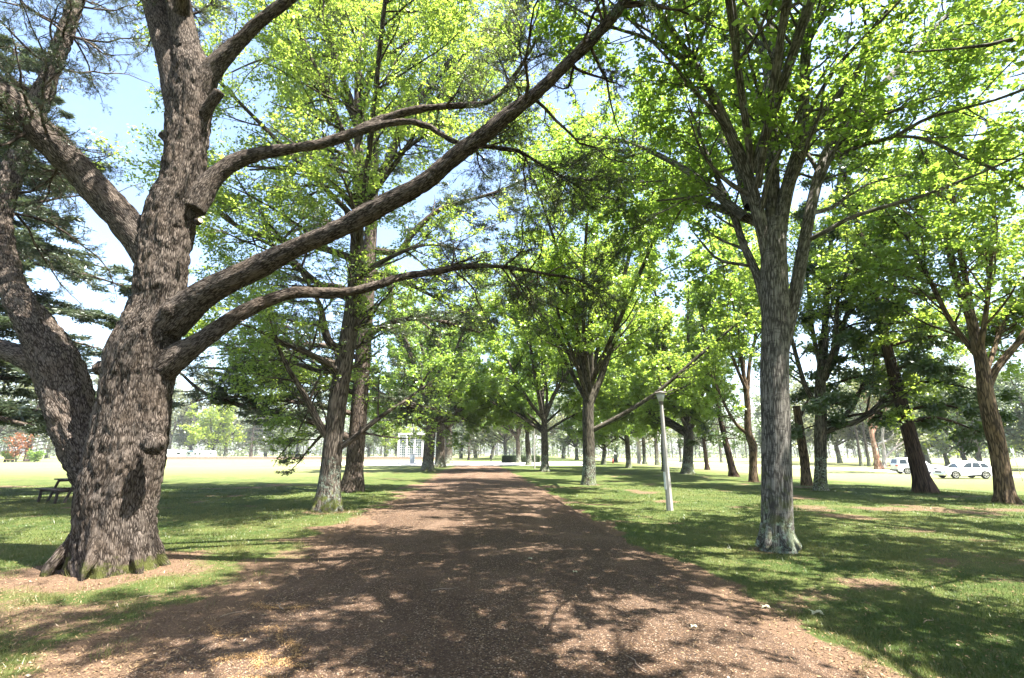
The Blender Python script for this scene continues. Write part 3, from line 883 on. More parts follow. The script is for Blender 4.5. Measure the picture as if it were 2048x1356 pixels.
CF_CED = dict(sub=1.5, sub_L=2.4, sub_ang=62, sub_up=-.01, d1=1.9, L1=1.4, n2=7, L2=.6, per=34, leaf=.15, aspect=.24, upb=.4, spread=.06, out=.2, flat=.3, flatz=.4,
              droop=.12, trunk_leader=False, t1=.25, along=.7)
pix_tree('cedar_tree', 'brown-trunked cedar standing close behind the leaning oak, drooping bough to the left',
         [(703, 981, 22, 23.4), (708, 940, 22, 19.8), (714, 870, 22, 18.0), (721, 780, 22, 17.1), (728, 680, 22, 16.2), (735, 580, 22, 15.3), (741, 480, 22, 13.5), (747, 360, 22, 10.8), (752, 220, 22, 8.1), (756, 60, 22, 4.5)],
         [[(712, 880, 22, 9), (655, 860, 21.6, 8.5), (600, 836, 21.2, 7.5), (520, 822, 20.8, 6), (450, 800, 20.5, 5), (402, 782, 20.3, 4), (355, 740, 20.1, 2.5)],
          [(720, 790, 22, 6), (660, 770, 22.6, 5), (560, 760, 23.2, 4), (470, 770, 23.8, 2)],
          [(724, 740, 22, 6), (650, 720, 21.4, 5), (560, 700, 20.8, 3.5), (440, 710, 20.2, 1.5)],
          [(730, 680, 22, 7), (760, 655, 22, 6.5), (792, 642, 22, 6), (830, 637, 22, 5), (880, 642, 22, 4), (960, 665, 22, 2.5)],
          [(745, 500, 22, 8), (799, 504, 22, 7.5), (822, 470, 22, 7), (843, 449, 22, 6.5), (870, 425, 22, 5.5), (900, 411, 22, 5), (989, 385, 22, 3), (1070, 350, 22, 1.5)],
          [(743, 400, 22, 9), (760, 350, 22, 9), (778, 322, 22, 8.5), (806, 250, 22, 8), (839, 199, 22, 7), (910, 115, 22, 5.5), (976, 71, 22, 4), (1069, 0, 22, 2)],
          [(735, 600, 22, 6), (660, 570, 22.5, 5), (560, 590, 23, 3), (470, 620, 23.6, 1.5)],
          [(738, 540, 22, 6), (800, 560, 22.6, 5), (880, 600, 23.2, 3), (950, 640, 23.8, 1.5)],
          [(742, 470, 22, 6), (650, 450, 22.6, 4), (550, 470, 23.2, 2)],
          [(748, 340, 22, 6), (660, 300, 22.6, 4), (560, 320, 23, 2)],
          [(752, 230, 22, 5), (850, 180, 22.6, 4), (960, 190, 23, 2)],
          [(754, 150, 22, 5), (660, 110, 22.6, 4), (560, 130, 23, 2)],
          [(718, 830, 22, 6), (650, 815, 21.4, 5), (560, 800, 20.6, 4), (450, 792, 20, 2)],
          [(722, 765, 22, 6), (620, 735, 21.4, 5), (520, 742, 20.6, 4), (410, 735, 20, 2)],
          [(726, 720, 22, 6), (640, 690, 22.4, 5), (530, 700, 22.8, 3), (440, 690, 23, 1.5)],
          [(720, 800, 22, 5), (790, 800, 22.4, 4), (850, 830, 22.8, 2)]],
         CF_CED, M['cedar_bark_mid'], M['leaf_cedar'], sides=18, roots=6, flare=(.35, .3, 6, .4), lump=.05, seed=41, group='trees along the left edge of the path')

CF_MID = dict(sub=.75, sub_L=4.0, sub_ang=36, sub_up=.03, d1=1.25, L1=1.5, a1=42, n2=6, L2=.8, per=23, leaf=.145, aspect=.75, upb=.7, spread=.09, out=.5, trunk_leader=False, t1=.2)


def gxy(px, py):
    q = ground_at(px, py); return q


def world_tree(name, label, px, py, gen, cfg, bm_, lm, seed, rz=0.0, **kw):
    q = gxy(px, py)
    tr, L = gen
    c, s = math.cos(rz), math.sin(rz)
    Rm = np.array([[c, -s, 0], [s, c, 0], [0, 0, 1]])
    tr = (tr[0] @ Rm.T + q, tr[1]); L = [(p @ Rm.T + q, r) for p, r in L]
    return make_tree(name, label, tr, L, cfg, bm_, lm, seed=seed, **kw)


def mk(d, **k): e = dict(d); e.update(k); return e


LG = 'trees along the left edge of the path'
RG = 'broadleaf row right of the path'
BG = 'trees scattered on the right lawn'
# left row further on
world_tree('oak_tree', 'oak with a flared foot and leafy skirts, third trunk of the left row', 855, 942,
           vase(3, H=20, fork=5.5, r0=.55, nst=6, spread=.42, low=9, lowz=.75), mk(CF_MID, sub=.8, leaf=.2, per=22, sub_up=-.02, up2=-.05), M['oak_bark'], M['leaf_mid'], 51, group=LG, sides=12)
world_tree('oak_tree', 'mossy green-footed trunk just behind the oak with leafy skirts', 880, 935,
           vase(4, H=21, fork=6, r0=.6, nst=6, spread=.45, low=6), mk(CF_MID, leaf=.26, per=13, sub=.55), M['oak_bark'], M['leaf_oak'], 52, group=LG, sides=12)
world_tree('oak_tree', 'grey-barked trunk at the far end of the left row', 897, 928,
           vase(5, H=22, fork=6, r0=.65, nst=6, spread=.45, low=3, lowz=1.0), mk(CF_MID, leaf=.32, per=9, sub=.5), M['mid_bark'], M['leaf_mid'], 53, group=LG, sides=10)

# right row further on
pix_tree('broadleaf_tree', 'lichen-streaked broadleaf with one long low limb, second trunk in the right row',
         [(1177, 967, 27, 14.5), (1178, 940, 27, 13.5), (1177, 880, 27, 12.5), (1176, 830, 27, 12), (1178, 790, 27, 12), (1181, 765, 27, 9)],
         [[(1178, 800, 27, 8), (1165, 740, 27, 7), (1150, 670, 27, 5.5), (1145, 600, 27, 4.5), (1130, 480, 27, 3), (1120, 350, 27, 1.5)],
          [(1180, 800, 27, 7), (1182, 720, 26.6, 6), (1180, 640, 26.2, 5), (1190, 520, 26, 4), (1200, 380, 25.6, 1.5)],
          [(1181, 805, 27, 8), (1200, 760, 27, 7), (1222, 690, 27.2, 6), (1238, 610, 27.4, 5), (1262, 500, 27.6, 3.5), (1310, 380, 28, 1.5)],
          [(1186, 860, 27, 5.5), (1215, 845, 26.8, 5), (1260, 820, 26.5, 4.5), (1320, 780, 26, 4), (1400, 710, 25.4, 3.5), (1470, 650, 25, 2.5), (1520, 600, 24.6, 1.5)],
          [(1172, 800, 27, 5), (1140, 740, 27.6, 4.5), (1110, 680, 28.4, 4), (1080, 600, 29, 3), (1050, 520, 29.6, 1.5)],
          [(1178, 790, 27.2, 5), (1195, 700, 28.4, 4), (1210, 600, 29.6, 3), (1230, 450, 31, 1.5)],
          [(1176, 800, 26.8, 5), (1150, 720, 25.4, 4), (1120, 640, 24.4, 3), (1100, 520, 23.6, 1.5)]],
         mk(CF_MID, sub=.75, d1=1.15, n2=6.8, per=28, leaf=.135), M['mid_bark'], M['leaf_bright'], sides=14, flare=(.3, .3, 5, 0), seed=61, group=RG,
         more=[[(4.25, 26.8, 5.2, .16), (3.4, 24.8, 8.2, .12), (2.2, 21.8, 11.2, .08), (.8, 18.4, 13.4, .02)], [(4.3, 26.8, 5, .14), (3.6, 23.5, 8.5, .1), (3.4, 20, 12, .06), (3.4, 17, 14, .02)], [(4.4, 26.8, 5.4, .15), (5.8, 24.4, 8.8, .11), (7.0, 21.4, 12, .07), (7.8, 18.6, 14, .02)],  # extra limbs added to shade the path between the near trunks
               [(4.2, 27, 5.6, .15), (2.2, 27.6, 9, .1), (-.2, 28.4, 12, .06), (-2.4, 29, 14, .02)]])
world_tree('broadleaf_tree', 'broadleaf with fanned upright stems, third in the right row, by the thin lamp pole', 1090, 943,
           vase(7, H=19, fork=4.6, r0=.36, nst=7, spread=.42, low=5), mk(CF_MID, leaf=.22), M['mid_bark'], M['leaf_bright'], 62, group=RG, sides=10)
world_tree('broadleaf_tree', 'broadleaf in front of the clipped hedge with a low fork', 1058, 931,
           vase(8, H=19, fork=4.4, r0=.4, nst=6, spread=.45, low=2, lowz=1.1), mk(CF_MID, leaf=.28, per=11, sub=.5), M['mid_bark'], M['leaf_mid'], 63, group=RG, sides=10)
world_tree('broadleaf_tree', 'last broadleaf of the right row, spreading over the clipped hedge', 1037, 926,
           vase(9, H=19, fork=4.2, r0=.45, nst=6, spread=.5, low=2, lowz=1.1), mk(CF_MID, leaf=.32, per=9, sub=.5), M['mid_bark'], M['leaf_mid'], 64, group=RG, sides=10)

# scattered trees on the right lawn
world_tree('broadleaf_tree', 'slim vase-shaped broadleaf alone on the lawn between path and lamp post', 1258, 936,
           vase(12, H=16, fork=4.2, r0=.3, nst=6, spread=.42, low=5), mk(CF_MID, leaf=.26, per=17), M['mid_bark'], M['leaf_mid'], 71, group=BG, sides=10)
world_tree('broadleaf_tree', 'twin-stemmed broadleaf with rising limbs just right of the lamp post', 1376, 948,
           vase(13, H=18, fork=4.2, r0=.45, nst=7, spread=.42, low=6), mk(CF_MID, leaf=.21, per=20), M['mid_bark'], M['leaf_bright'], 72, group=BG, sides=12)
world_tree('broadleaf_tree', 'thin broadleaf trunk hidden behind the lamp post', 1327, 943,
           vase(14, H=14, fork=4.5, r0=.17, nst=5, spread=.35, low=4), mk(CF_MID, leaf=.22, per=15), M['mid_bark'], M['leaf_mid'], 73, group=BG, sides=8)
pix_tree('broadleaf_tree', 'sunlit brown-barked broadleaf with a knuckle on its trunk, left of the stout grey trunk',
         [(1507, 959, 30, 10), (1506, 920, 30, 9), (1505, 890, 30, 9.5), (1496, 860, 30, 8), (1495, 810, 30, 7), (1490, 760, 30, 6)],
         [[(1492, 790, 30, 5), (1485, 730, 30, 4.5), (1478, 690, 30, 3.5), (1465, 600, 30, 2.5), (1440, 480, 30, 1.5)],
          [(1494, 800, 30, 5), (1500, 720, 30, 4), (1512, 660, 30.5, 3.5), (1500, 560, 31, 2.5), (1490, 420, 31.5, 1.5)],
          [(1497, 870, 30, 4), (1470, 845, 30, 3.5), (1445, 800, 30, 2.5), (1420, 740, 30, 1.5)],
          [(1492, 780, 29.8, 4), (1460, 700, 29, 3), (1440, 620, 28.4, 2), (1400, 520, 28, 1)]],
         mk(CF_MID, sub=1.1, leaf=.2), M['brown_bark'], M['leaf_bright'], sides=10, flare=(.25, .3, 5, 0), seed=74, group=BG)
pix_tree('broadleaf_tree', 'dark broadleaf with two heavy low limbs reaching right, beside the leaning snag',
         [(1641, 977, 23, 15), (1641, 940, 23, 13.5), (1641, 880, 23, 13.5), (1642, 830, 23, 13.5), (1640, 780, 23, 12), (1645, 720, 23, 11), (1650, 660, 23, 9)],
         [[(1642, 730, 23, 8), (1650, 650, 23, 7.5), (1655, 560, 23, 6), (1668, 430, 23, 4), (1690, 260, 23, 2)],
          [(1648, 760, 23, 8), (1670, 710, 23, 7), (1690, 640, 23, 6), (1720, 560, 23.4, 5), (1760, 440, 24, 3), (1800, 330, 24.5, 1.5)],
          [(1650, 864, 23, 6), (1680, 852, 22.8, 6.5), (1720, 840, 22.5, 6), (1765, 800, 22.2, 5), (1800, 740, 22, 3), (1830, 700, 21.8, 1.5)],
          [(1650, 850, 23, 6.5), (1675, 838, 23, 6.5), (1705, 815, 23.2, 5), (1730, 760, 23.5, 4), (1770, 700, 24, 2.5), (1850, 640, 24.5, 1.5)],
          [(1632, 810, 23, 6), (1610, 770, 23, 5.5), (1592, 710, 23, 5), (1575, 640, 23, 4), (1560, 560, 23, 2.5)],
          [(1642, 740, 23, 6), (1625, 660, 23.6, 5), (1615, 560, 24, 4), (1600, 430, 24.5, 2)],
          [(1646, 760, 22.8, 6), (1670, 680, 22, 5), (1680, 580, 21.4, 4), (1730, 470, 21, 2)]],
         mk(CF_MID, sub=1.0, leaf=.14, per=26, d1=1.2), M['mid_bark'], M['leaf_bright'], sides=14, flare=(.3, .25, 5, .7), seed=75, group=BG)
pix_tree('broadleaf_tree', 'crooked broadleaf with a knobbed trunk, overlapping the tail of the nearer white car',
         [(2012, 1003, 17.2, 24.8), (2006, 960, 17.2, 22.1), (1997, 900, 17.2, 20.2), (1985, 850, 17.2, 21.2), (1974, 800, 17.2, 19.3), (1965, 740, 17.2, 16.6), (1955, 690, 17.2, 14.7), (1940, 630, 17.2, 12.0)],
         [[(1972, 790, 17.2, 11), (1985, 750, 17.2, 10), (2010, 715, 17.2, 9), (2040, 680, 17.1, 8), (2075, 610, 17, 6), (2110, 480, 17, 4), (2140, 340, 17, 2)],
          [(1945, 650, 17.2, 11), (1928, 600, 17.2, 10), (1908, 540, 17.2, 9), (1893, 470, 17.2, 8), (1880, 420, 17.2, 6), (1868, 360, 17.2, 4), (1830, 270, 17.2, 2)],
          [(1950, 670, 17.2, 9), (1935, 580, 17.2, 8), (1920, 500, 17.4, 7), (1905, 400, 17.6, 6), (1860, 330, 17.8, 4), (1820, 300, 18, 2)],
          [(1962, 720, 17.3, 8), (1900, 640, 17.8, 6), (1850, 540, 18.2, 5), (1810, 470, 18.6, 3), (1770, 420, 19, 1.5)],
          [(1960, 700, 17, 8), (1975, 600, 16.4, 6), (1985, 480, 16, 5), (1990, 340, 15.6, 3)],
          [(1968, 760, 17.4, 7), (2010, 640, 18.4, 5), (2060, 560, 19, 4), (2120, 440, 20, 2)]],
         mk(CF_MID, sub=1.1, d1=1.4, leaf=.13, per=24, n2=8), M['brown_bark'], M['leaf_bright'], sides=16, roots=6, flare=(.28, .25, 5, .4), lump=.09, seed=76, group=BG)

# a neighbour hanging in from the right, then two unseen broadleaves added for shade
def near_tree(label, x, y, seed, more=(), **kw):
    q = np.array([x, y, float(terrain(x, y))])
    tr, L = vase(seed, H=19, fork=5.2, r0=.4, nst=7, spread=.5, low=7, lowz=.95)
    return make_tree('broadleaf_tree', label, (tr[0] + q, tr[1]), [(p + q, r) for p, r in L] + [line(m) for m in more], mk(CF_MID, leaf=.105, per=22, sub=.72, sub_L=3.4, n2=4.6, L1=1.5, L2=.6, spread=.055, d1=.95, **kw), M['grey_bark'], M['leaf_bright'], seed=seed, group=RG, sides=14)
near_tree('broadleaf whose leafy boughs hang in from beyond the upper right corner', 13.5, 5.5, 301)
near_tree('unseen broadleaf added outside the frame on the right to shade the near path', 11.5, -.8, 303)
near_tree('unseen broadleaf added just behind the viewpoint to shade the near path', 4.0, -1.9, 302,
          more=[[(4.0, -1.9, 5, .08), (2.9, -.9, 8.5, .055), (1.4, .6, 11.5, .035), (-.4, 2.4, 13, .02)], [(4.0, -1.9, 5.4, .075), (3.3, -.2, 9, .05), (2.2, 2.0, 12.4, .03), (1.2, 4.0, 14, .02)],  # limbs aimed overhead to shade the near left of the path
                [(4.0, -1.9, 5.2, .075), (2.2, -2.0, 8.8, .05), (.2, -1.6, 11.6, .03), (-2.0, -1.0, 13, .02)]])

# leaning snag
def snag():
    tr = pixline([(1613, 967, 25, 12), (1610, 930, 25, 10.5), (1604, 890, 25, 10), (1598, 850, 25, 9), (1593, 812, 25, 8)], 20)
    b = tr[0][0]; root = empty('dead_tree', b, 'leaning brown dead trunk snapped off flat at the top, behind the stout grey trunk', 'dead tree')
    P = tr[0] - b; P[0, 2] -= .1
    V, Q, bk, T = tubes(P[None], tr[1][None], 14, cap=True, lump=.12, flare=(.2, .3, 5, 0))
    link('trunk', mesh_np('trunk', V, [Q, T], M['brown_bark'], True, {'bark': ('FLOAT_VECTOR', 'POINT', bk)}), root)
    st = pixline([(1598, 838, 25, 4), (1606, 822, 25, 3.5), (1616, 800, 25, 3), (1628, 785, 25, 2)])
    link('limb', tube_mesh('limb', [(st[0][None] - b, st[1][None], 8)], M['brown_bark'], .08), root)
snag()


def place_conifer(name, label, px, py, seed, bm_, lm, **kw):
    q = gxy(px, py)
    return conifer_tree(name, label, tuple(q), seed, bm_, lm, **kw)


CYP = dict(aspect=.5, flatz=.8, flat=.5, ldroop=.35, spread=.14)
place_conifer('conifer_tree', 'tall redwood-like conifer with a straight leaning dark trunk, in front of the white cars', 1850, 986, 91, M['redwood_bark'], M['leaf_dark'],
              H=20, r0=.29, z0=2.9, reach=4.6, nb=46, lean=-1.5, rise=.05, droop=-.22, leaf=.19, per=26, n2=7, d1=1.6, L1=1.1, L2=.6, group=BG, **CYP)
place_conifer('conifer_tree', 'slim dark conifer leaning left with hanging dark foliage, left of the brown-barked tree', 1468, 953, 92, M['redwood_bark'], M['leaf_dark'],
              H=14, r0=.24, z0=2.6, reach=3.0, nb=34, lean=-1.6, rise=.02, droop=-.3, leaf=.2, per=11, n2=6, d1=1.3, L1=1.1, L2=.6, group=BG, **CYP)
place_conifer('conifer_tree', 'dark conifer behind the twin-stemmed broadleaf', 1415, 940, 95, M['redwood_bark'], M['leaf_dark'],
              H=13, r0=.2, z0=3, reach=3.2, nb=28, lean=-.5, rise=.05, droop=-.3, leaf=.26, per=9, n2=5, d1=1.3, L1=1.1, L2=.6, group=BG, **CYP)

# cedar with level dark boughs at the left edge
conifer_tree('cedar_tree', 'dark cedar with level layered boughs at the left edge, behind the huge cedar', (-21.5, 17.5, float(terrain(-21.5, 17.5))), 96, M['cedar_bark_mid'], M['leaf_cedar'],
             H=19, r0=.5, z0=2.2, reach=8.0, nb=90, rise=.08, droop=-.1, leaf=.2, per=34, n2=9, d1=2.3, L1=1.7, L2=.8, aspect=.24, flatz=.4, flat=.25, spread=.09)



# ------------------------------------------------------------------ far trees: three prototypes of each kind, then copies
def far_proto(kind, seed):
    global rng
    rng = np.random.default_rng(seed)
    root = bpy.data.objects.new('far_tree', None); COL.objects.link(root)
    if kind in ('round', 'gum', 'lime', 'pale_gum'):
        gum = 'gum' in kind
        tr, L = vase(seed, H=11 if not gum else 13, fork=2.2 if not gum else 3.2, r0=.3, nst=6, spread=.55 if not gum else .5, low=5, lowz=.9)
        cfg = mk(CF_MID, sub=.55, sub_L=2.6, d1=.7, n2=5, per=(10 if not gum else 7), leaf=.42, aspect=.7, spread=.25, L1=1.9, L2=1.1)
        wood, lv = foliage(tr, L, cfg)
        bmt = M['pale_gum_bark'] if kind == 'pale_gum' else M['mid_bark']
        lm = {'round': M['leaf_far'], 'gum': M['leaf_gum'], 'pale_gum': M['leaf_gum'], 'lime': M['leaf_lime']}[kind]
    else:
        if kind == 'pine':
            tr, L = conifer(seed, H=14, r0=.24, z0=6.5, reach=3.0, nb=26, rise=.2, droop=.05, topw=.35)
            lm, bmt = M['leaf_far'], M['mid_bark']
        else:
            tr, L = conifer(seed, H=15, r0=.35, z0=1.6, reach=5.5, nb=44, rise=.08, droop=-.08)
            lm, bmt = M['leaf_cedar'], M['cedar_bark_mid']
        LP = np.stack([l[0] for l in L]); LR = np.stack([l[1] for l in L])
        fl = .3 if kind == 'cedar' else .8
        g1 = grow(LP, LR, lens(LP) * 1.7, .15, 1, 55, np.clip(lens(LP) * .32, .4, 1.6), 5, wig=.12, rr=.5, rtip=.01, flat=fl)
        wood = [(LP, LR, 4), (*g1, 3)]
        lv = [leaf_arrays(g1[0], 15, size=.34, aspect=.42, upb=.6, spread=.13, flatz=.4 if kind == 'cedar' else .9), leaf_arrays(LP, 16, size=.34, aspect=.42, t0=.4, spread=.12)]
    tp = tr[0].copy(); tp[0, 2] -= .3
    grp = [(tp[None], tr[1][None], 8, .05, (.4, .4, 5, 0))]
    if kind not in ('pine', 'cedar'): grp.append((*stack(L), 5))
    link('trunk', tube_mesh('trunk', grp + wood, bmt), root)
    link('crown', leaf_mesh('crown', lv, lm), root)
    return root


FAR_NAME = {'round': 'broadleaf_tree', 'lime': 'broadleaf_tree', 'gum': 'gum_tree', 'pale_gum': 'gum_tree', 'pine': 'pine_tree', 'cedar': 'cedar_tree'}
PROTO, USED = {}, set()
for k, sds in (('round', (201, 202)), ('gum', (211, 212)), ('lime', (221,)), ('pine', (231, 232)), ('cedar', (241,)), ('pale_gum', (251,))):
    PROTO[k] = [far_proto(k, s) for s in sds]


def far_tree(kind, px, dist, h, label, group, var=None, z=None, x=None):
    """dist: depth in metres, h: height in metres"""
    global rng
    i = (var if var is not None else random.randrange(len(PROTO[kind]))) % len(PROTO[kind])
    p = PROTO[kind][i]
    key = (kind, i)
    o = p if key not in USED else copy_tree(p)
    USED.add(key)
    H0 = {'round': 11, 'lime': 11, 'gum': 13, 'pale_gum': 13, 'pine': 14, 'cedar': 15}[kind]
    s = h * (1.25 if dist > 85 else 1.1) / H0
    xx = (px - 1024) / F_PX * dist
    o.location = (xx, dist, float(terrain(xx, dist)) - .03)
    o.scale = (s * random.uniform(.9, 1.15), s * random.uniform(.9, 1.15), s)
    o.rotation_euler = (0, 0, random.uniform(0, 6.28))
    o.name = FAR_NAME[kind]
    tag(o, label, 'tree', group)
    return o


GL, GR = 'tree line beyond the sunlit left field', 'trees beyond the road on the right'
FAR = [
    # beyond the field, left to right
    ('gum', 8, 120, 19, 'olive gum tree far behind the picnic table at the left edge', GL),
    ('cedar', 83, 98, 15, 'broad cedar across the field with an orange shrub at its foot', GL),
    ('gum', 120, 150, 20, 'gum tree across the field, just left of the huge cedar trunk', GL),
    ('gum', 355, 190, 26, 'tall grey-green gum behind the caravans, beside the huge cedar trunk', GL),
    ('round', 398, 200, 17, 'rounded pale tree behind the middle of the caravan row', GL),
    ('lime', 440, 165, 16, 'yellow-green willow-like tree between the caravans and the brick wall', GL),
    ('gum', 466, 195, 22, 'gum tree just right of the yellow-green tree across the field', GL),
    ('cedar', 516, 170, 17, 'dark cedar with a short black trunk across the field', GL),
    ('round', 545, 185, 18, 'bluish rounded tree right of the dark far cedar', GL),
    ('round', 580, 180, 16, 'grey-green rounded tree across the field, left of the dry gum', GL),
    ('gum', 605, 190, 21, 'dry brownish gum across the field just left of the leaning oak', GL),
    ('round', 745, 170, 15, 'bushy tree across the field just right of the brown-trunked cedar', GL),
    ('gum', 778, 190, 18, 'gum tree across the field left of the white latticed building', GL),
    ('lime', 801, 150, 9, 'small lime-green tree at the left corner of the white latticed building', GL),
    # beyond the end of the path
    ('round', 925, 150, 16, 'rounded tree beyond the end of the path, left of the walker', GL),
    ('lime', 953, 170, 18, 'bright tree closing the view at the end of the path', GL),
    ('round', 985, 150, 17, 'bluish tree right behind the walker', GL),
    ('gum', 1012, 130, 17, 'brownish gum rising behind the left hedge block', GL),
    ('cedar', 940, 120, 9, 'low dark cedar by the left side of the path end', GL),
    # beyond the right lawn
    ('gum', 1124, 150, 19, 'gum tree between the second and third trunks of the right row', GR),
    ('round', 1150, 120, 13, 'light green tree just left of the lichen-streaked trunk', GR),
    ('round', 1201, 74, 12, 'broadleaf beside the small grey bin on the far lawn', GR),
    ('gum', 1225, 100, 14, 'thin gum behind the small red marker', GR),
    ('pale_gum', 1271, 92, 13, 'reddish thin trunk left of a pair on the far mound', GR),
    ('pine', 1281, 90, 15, 'straight thin pine of the pair on the far mound', GR),
    ('pine', 1305, 86, 15, 'straight pine on the far mound just left of the lamp post', GR),
    ('pine', 1430, 130, 15, 'thin far pine between the conifer trunks and the twin-stemmed broadleaf', GR),
    ('pine', 1444, 140, 16, 'thin far pine left of the slim dark conifer', GR),
    ('pine', 1352, 135, 15, 'thin far pine just right of the lamp post', GR),
    ('gum', 1400, 150, 17, 'airy gum behind the twin-stemmed broadleaf', GR),
    ('gum', 1590, 110, 15, 'gum behind the leaning snag', GR),
    ('pine', 1700, 95, 13, 'first dark thin trunk right of the two heavy limbs', GR),
    ('pine', 1716, 92, 13, 'second dark thin trunk right of the two heavy limbs', GR),
    ('gum', 1730, 105, 16, 'grey gum trunk left of the peeling red-barked gum', GR),
    ('gum', 1790, 100, 16, 'gum behind the farther white car', GR),
    ('lime', 1868, 90, 11, 'lime-green tree behind the farther white car', GR),
    ('round', 1905, 75, 13, 'broadleaf with several leaning stems behind the nearer white car', GR),
    ('pine', 1930, 72, 16, 'dark leaning trunk between the two white cars and the crooked tree', GR),
    ('round', 1960, 95, 14, 'broadleaf behind the crooked tree at the right edge', GR),
    ('lime', 2030, 80, 9, 'bright lime tree behind the slanting sign pole', GR),
    ('round', 2090, 70, 14, 'tree beyond the road at the right picture edge', GR),
    ('round', 1830, 120, 16, 'tree far behind the leaning conifer trunk', GR),
    ('gum', 1660, 120, 18, 'tall gum far behind the dark trunk with heavy limbs', GR),
    ('round', 1560, 140, 16, 'tree far behind the stout grey trunk', GR),
]
for f in FAR: far_tree(*f)

# the two pale gums beyond the road
pix_tree('gum_tree', 'gum with peeling red-brown bark beyond the road, left of the farther white car',
         [(1757, 934, 62, 7.5), (1750, 900, 62, 6), (1744, 870, 62, 5), (1738, 840, 62, 4)],
         [[(1740, 850, 62, 3), (1735, 800, 62, 2.5), (1720, 750, 62, 1.2)], [(1744, 870, 62, 3), (1765, 830, 62, 2.2), (1790, 780, 62, 1)], [(1740, 850, 62, 2.6), (1760, 780, 63, 2), (1765, 720, 63, .8)]],
         mk(CF_MID, leaf=.3, per=8, n2=5), M['gum_bark'], M['leaf_gum'], sides=10, flare=(.5, .5, 5, 0), seed=88, group=GR)
pix_tree('gum_tree', 'white-limbed gum beyond the road with a bare forked bough over the farther white car',
         [(1768, 931, 66, 5), (1768, 900, 66, 4), (1765, 880, 66, 3.5), (1766, 850, 66, 3)],
         [[(1770, 915, 66, 3.2), (1790, 895, 66, 3), (1805, 885, 66, 2.4), (1830, 868, 66, 1)], [(1755, 888, 66, 2.6), (1775, 880, 66, 2.4), (1784, 874, 66, 2), (1788, 850, 66, 1)],
          [(1766, 860, 66, 2.8), (1762, 800, 66, 2), (1750, 750, 66, .8)]],
         mk(CF_MID, leaf=.3, per=6, n2=5), M['pale_gum_bark'], M['leaf_gum'], sides=10, flare=(.4, .4, 5, 0), seed=89, group=GR)


# distant woodland that closes the horizon
def woodland():
    global rng
    rng = np.random.default_rng(77)
    parts, trunks = [], []
    n = 420
    a = rng.uniform(-1.5, 1.5, n); d = rng.uniform(235, 330, n)
    for ai, di in zip(a, d):
        x, y = di * ai, di
        h = rng.uniform(16, 30)
        k = 5
        c = np.array([x, y, float(terrain(x, y))])
        sp = np.stack([c + np.array([rng.normal() * 2.6, rng.normal() * 2.6, h * rng.uniform(.3, 1.0)]) for _ in range(k * 6)])
        P = sp[:, None, :] + np.linspace(0, 1, 3)[None, :, None] * rng.normal(size=(len(sp), 1, 3)) * 1.5
        if rng.random() < .6:
            lo = c + np.stack([rng.normal(size=14) * 3.5, rng.normal(size=14) * 3, rng.uniform(.3, h * .28, 14)], 1)
            P = np.concatenate([P, lo[:, None] + np.linspace(0, 1, 3)[None, :, None] * rng.normal(size=(14, 1, 3)) * 1.2])
        parts.append(leaf_arrays(P, 10, size=1.0, aspect=.75, spread=.7, upb=.6))
        trunks.append(line([(x, y, c[2] - .3, .3), (x + rng.normal() * .3, y, c[2] + h * .5, .2), (x, y, c[2] + h * .8, .05)], 6))
    me = leaf_mesh('distant_woodland', parts, M['leaf_far'])
    o = link('distant_woodland', me)
    tag(o, 'pale distant woodland closing the horizon behind the lawns', 'woodland', kind='stuff')
    t = link('trunk', tube_mesh('trunk', [(*stack(trunks, 6), 5)], M['mid_bark']), o)
    t['kind'] = 'stuff'
woodland()

# ------------------------------------------------------------------ ground
BASES = [(o.location.x, o.location.y) for o in SC.objects if o.type == 'EMPTY' and o.parent is None and 'tree' in o.name and o.location.y < 60]


def bare_of(x, y):
    """worn, needle-strewn earth: 0 grass .. 1 bare"""
    q = np.stack([x, y], -1)
    n = fbm(q * np.array([.55, .8]), 31, 4)
    b = sstep(.64, .78, n) * .7
    d = np.abs(x - path_cx(y)) - 2.9
    left = x < path_cx(y)
    b = np.maximum(b, sstep(np.where(left, .95, .2), .0, d + (fbm(q * 1.3, 44, 3) - .5) * np.where(left, 2.2, .9)))
    for bx, by in BASES:
        r = np.hypot(x - bx, y - by)
        big = 1.25 if by < 8.5 and bx < -5 else .55
        b = np.maximum(b, sstep(big * 1.35, big * .6, r + (fbm(q * 2.1, 52, 2) - .5) * .8))
    # foot-worn strip across the right lawn
    yy = 15.5 - .10 * (x - 9) + 1.2 * (fbm(np.stack([x * .2, x * 0], -1), 61, 2) - .5)
    b = np.maximum(b, sstep(1.2, .1, np.abs(y - yy) + (fbm(q * 1.1, 62, 4) - .5) * 2.6) * sstep(5.5, 10, x) * .7)
    b = np.maximum(b, sstep(1.5, .3, np.hypot((x + 5.2) * .55, (y - 5.3) * 1.1) + (fbm(q * 1.4, 64, 4) - .5) * 2.6) * .7)
    return np.clip(b * sstep(75, 45, y), 0, 1)


def axis(near_lo, near_hi, step, far_lo, far_hi, g=1.09):
    a = list(np.arange(near_lo, near_hi, step))
    s, v = step, a[-1]
    while v < far_hi: s *= g; v += s; a.append(v)
    s, v, lo = step, near_lo, []
    while v > far_lo: s *= g; v -= s; lo.append(v)
    return np.array(lo[::-1] + a)


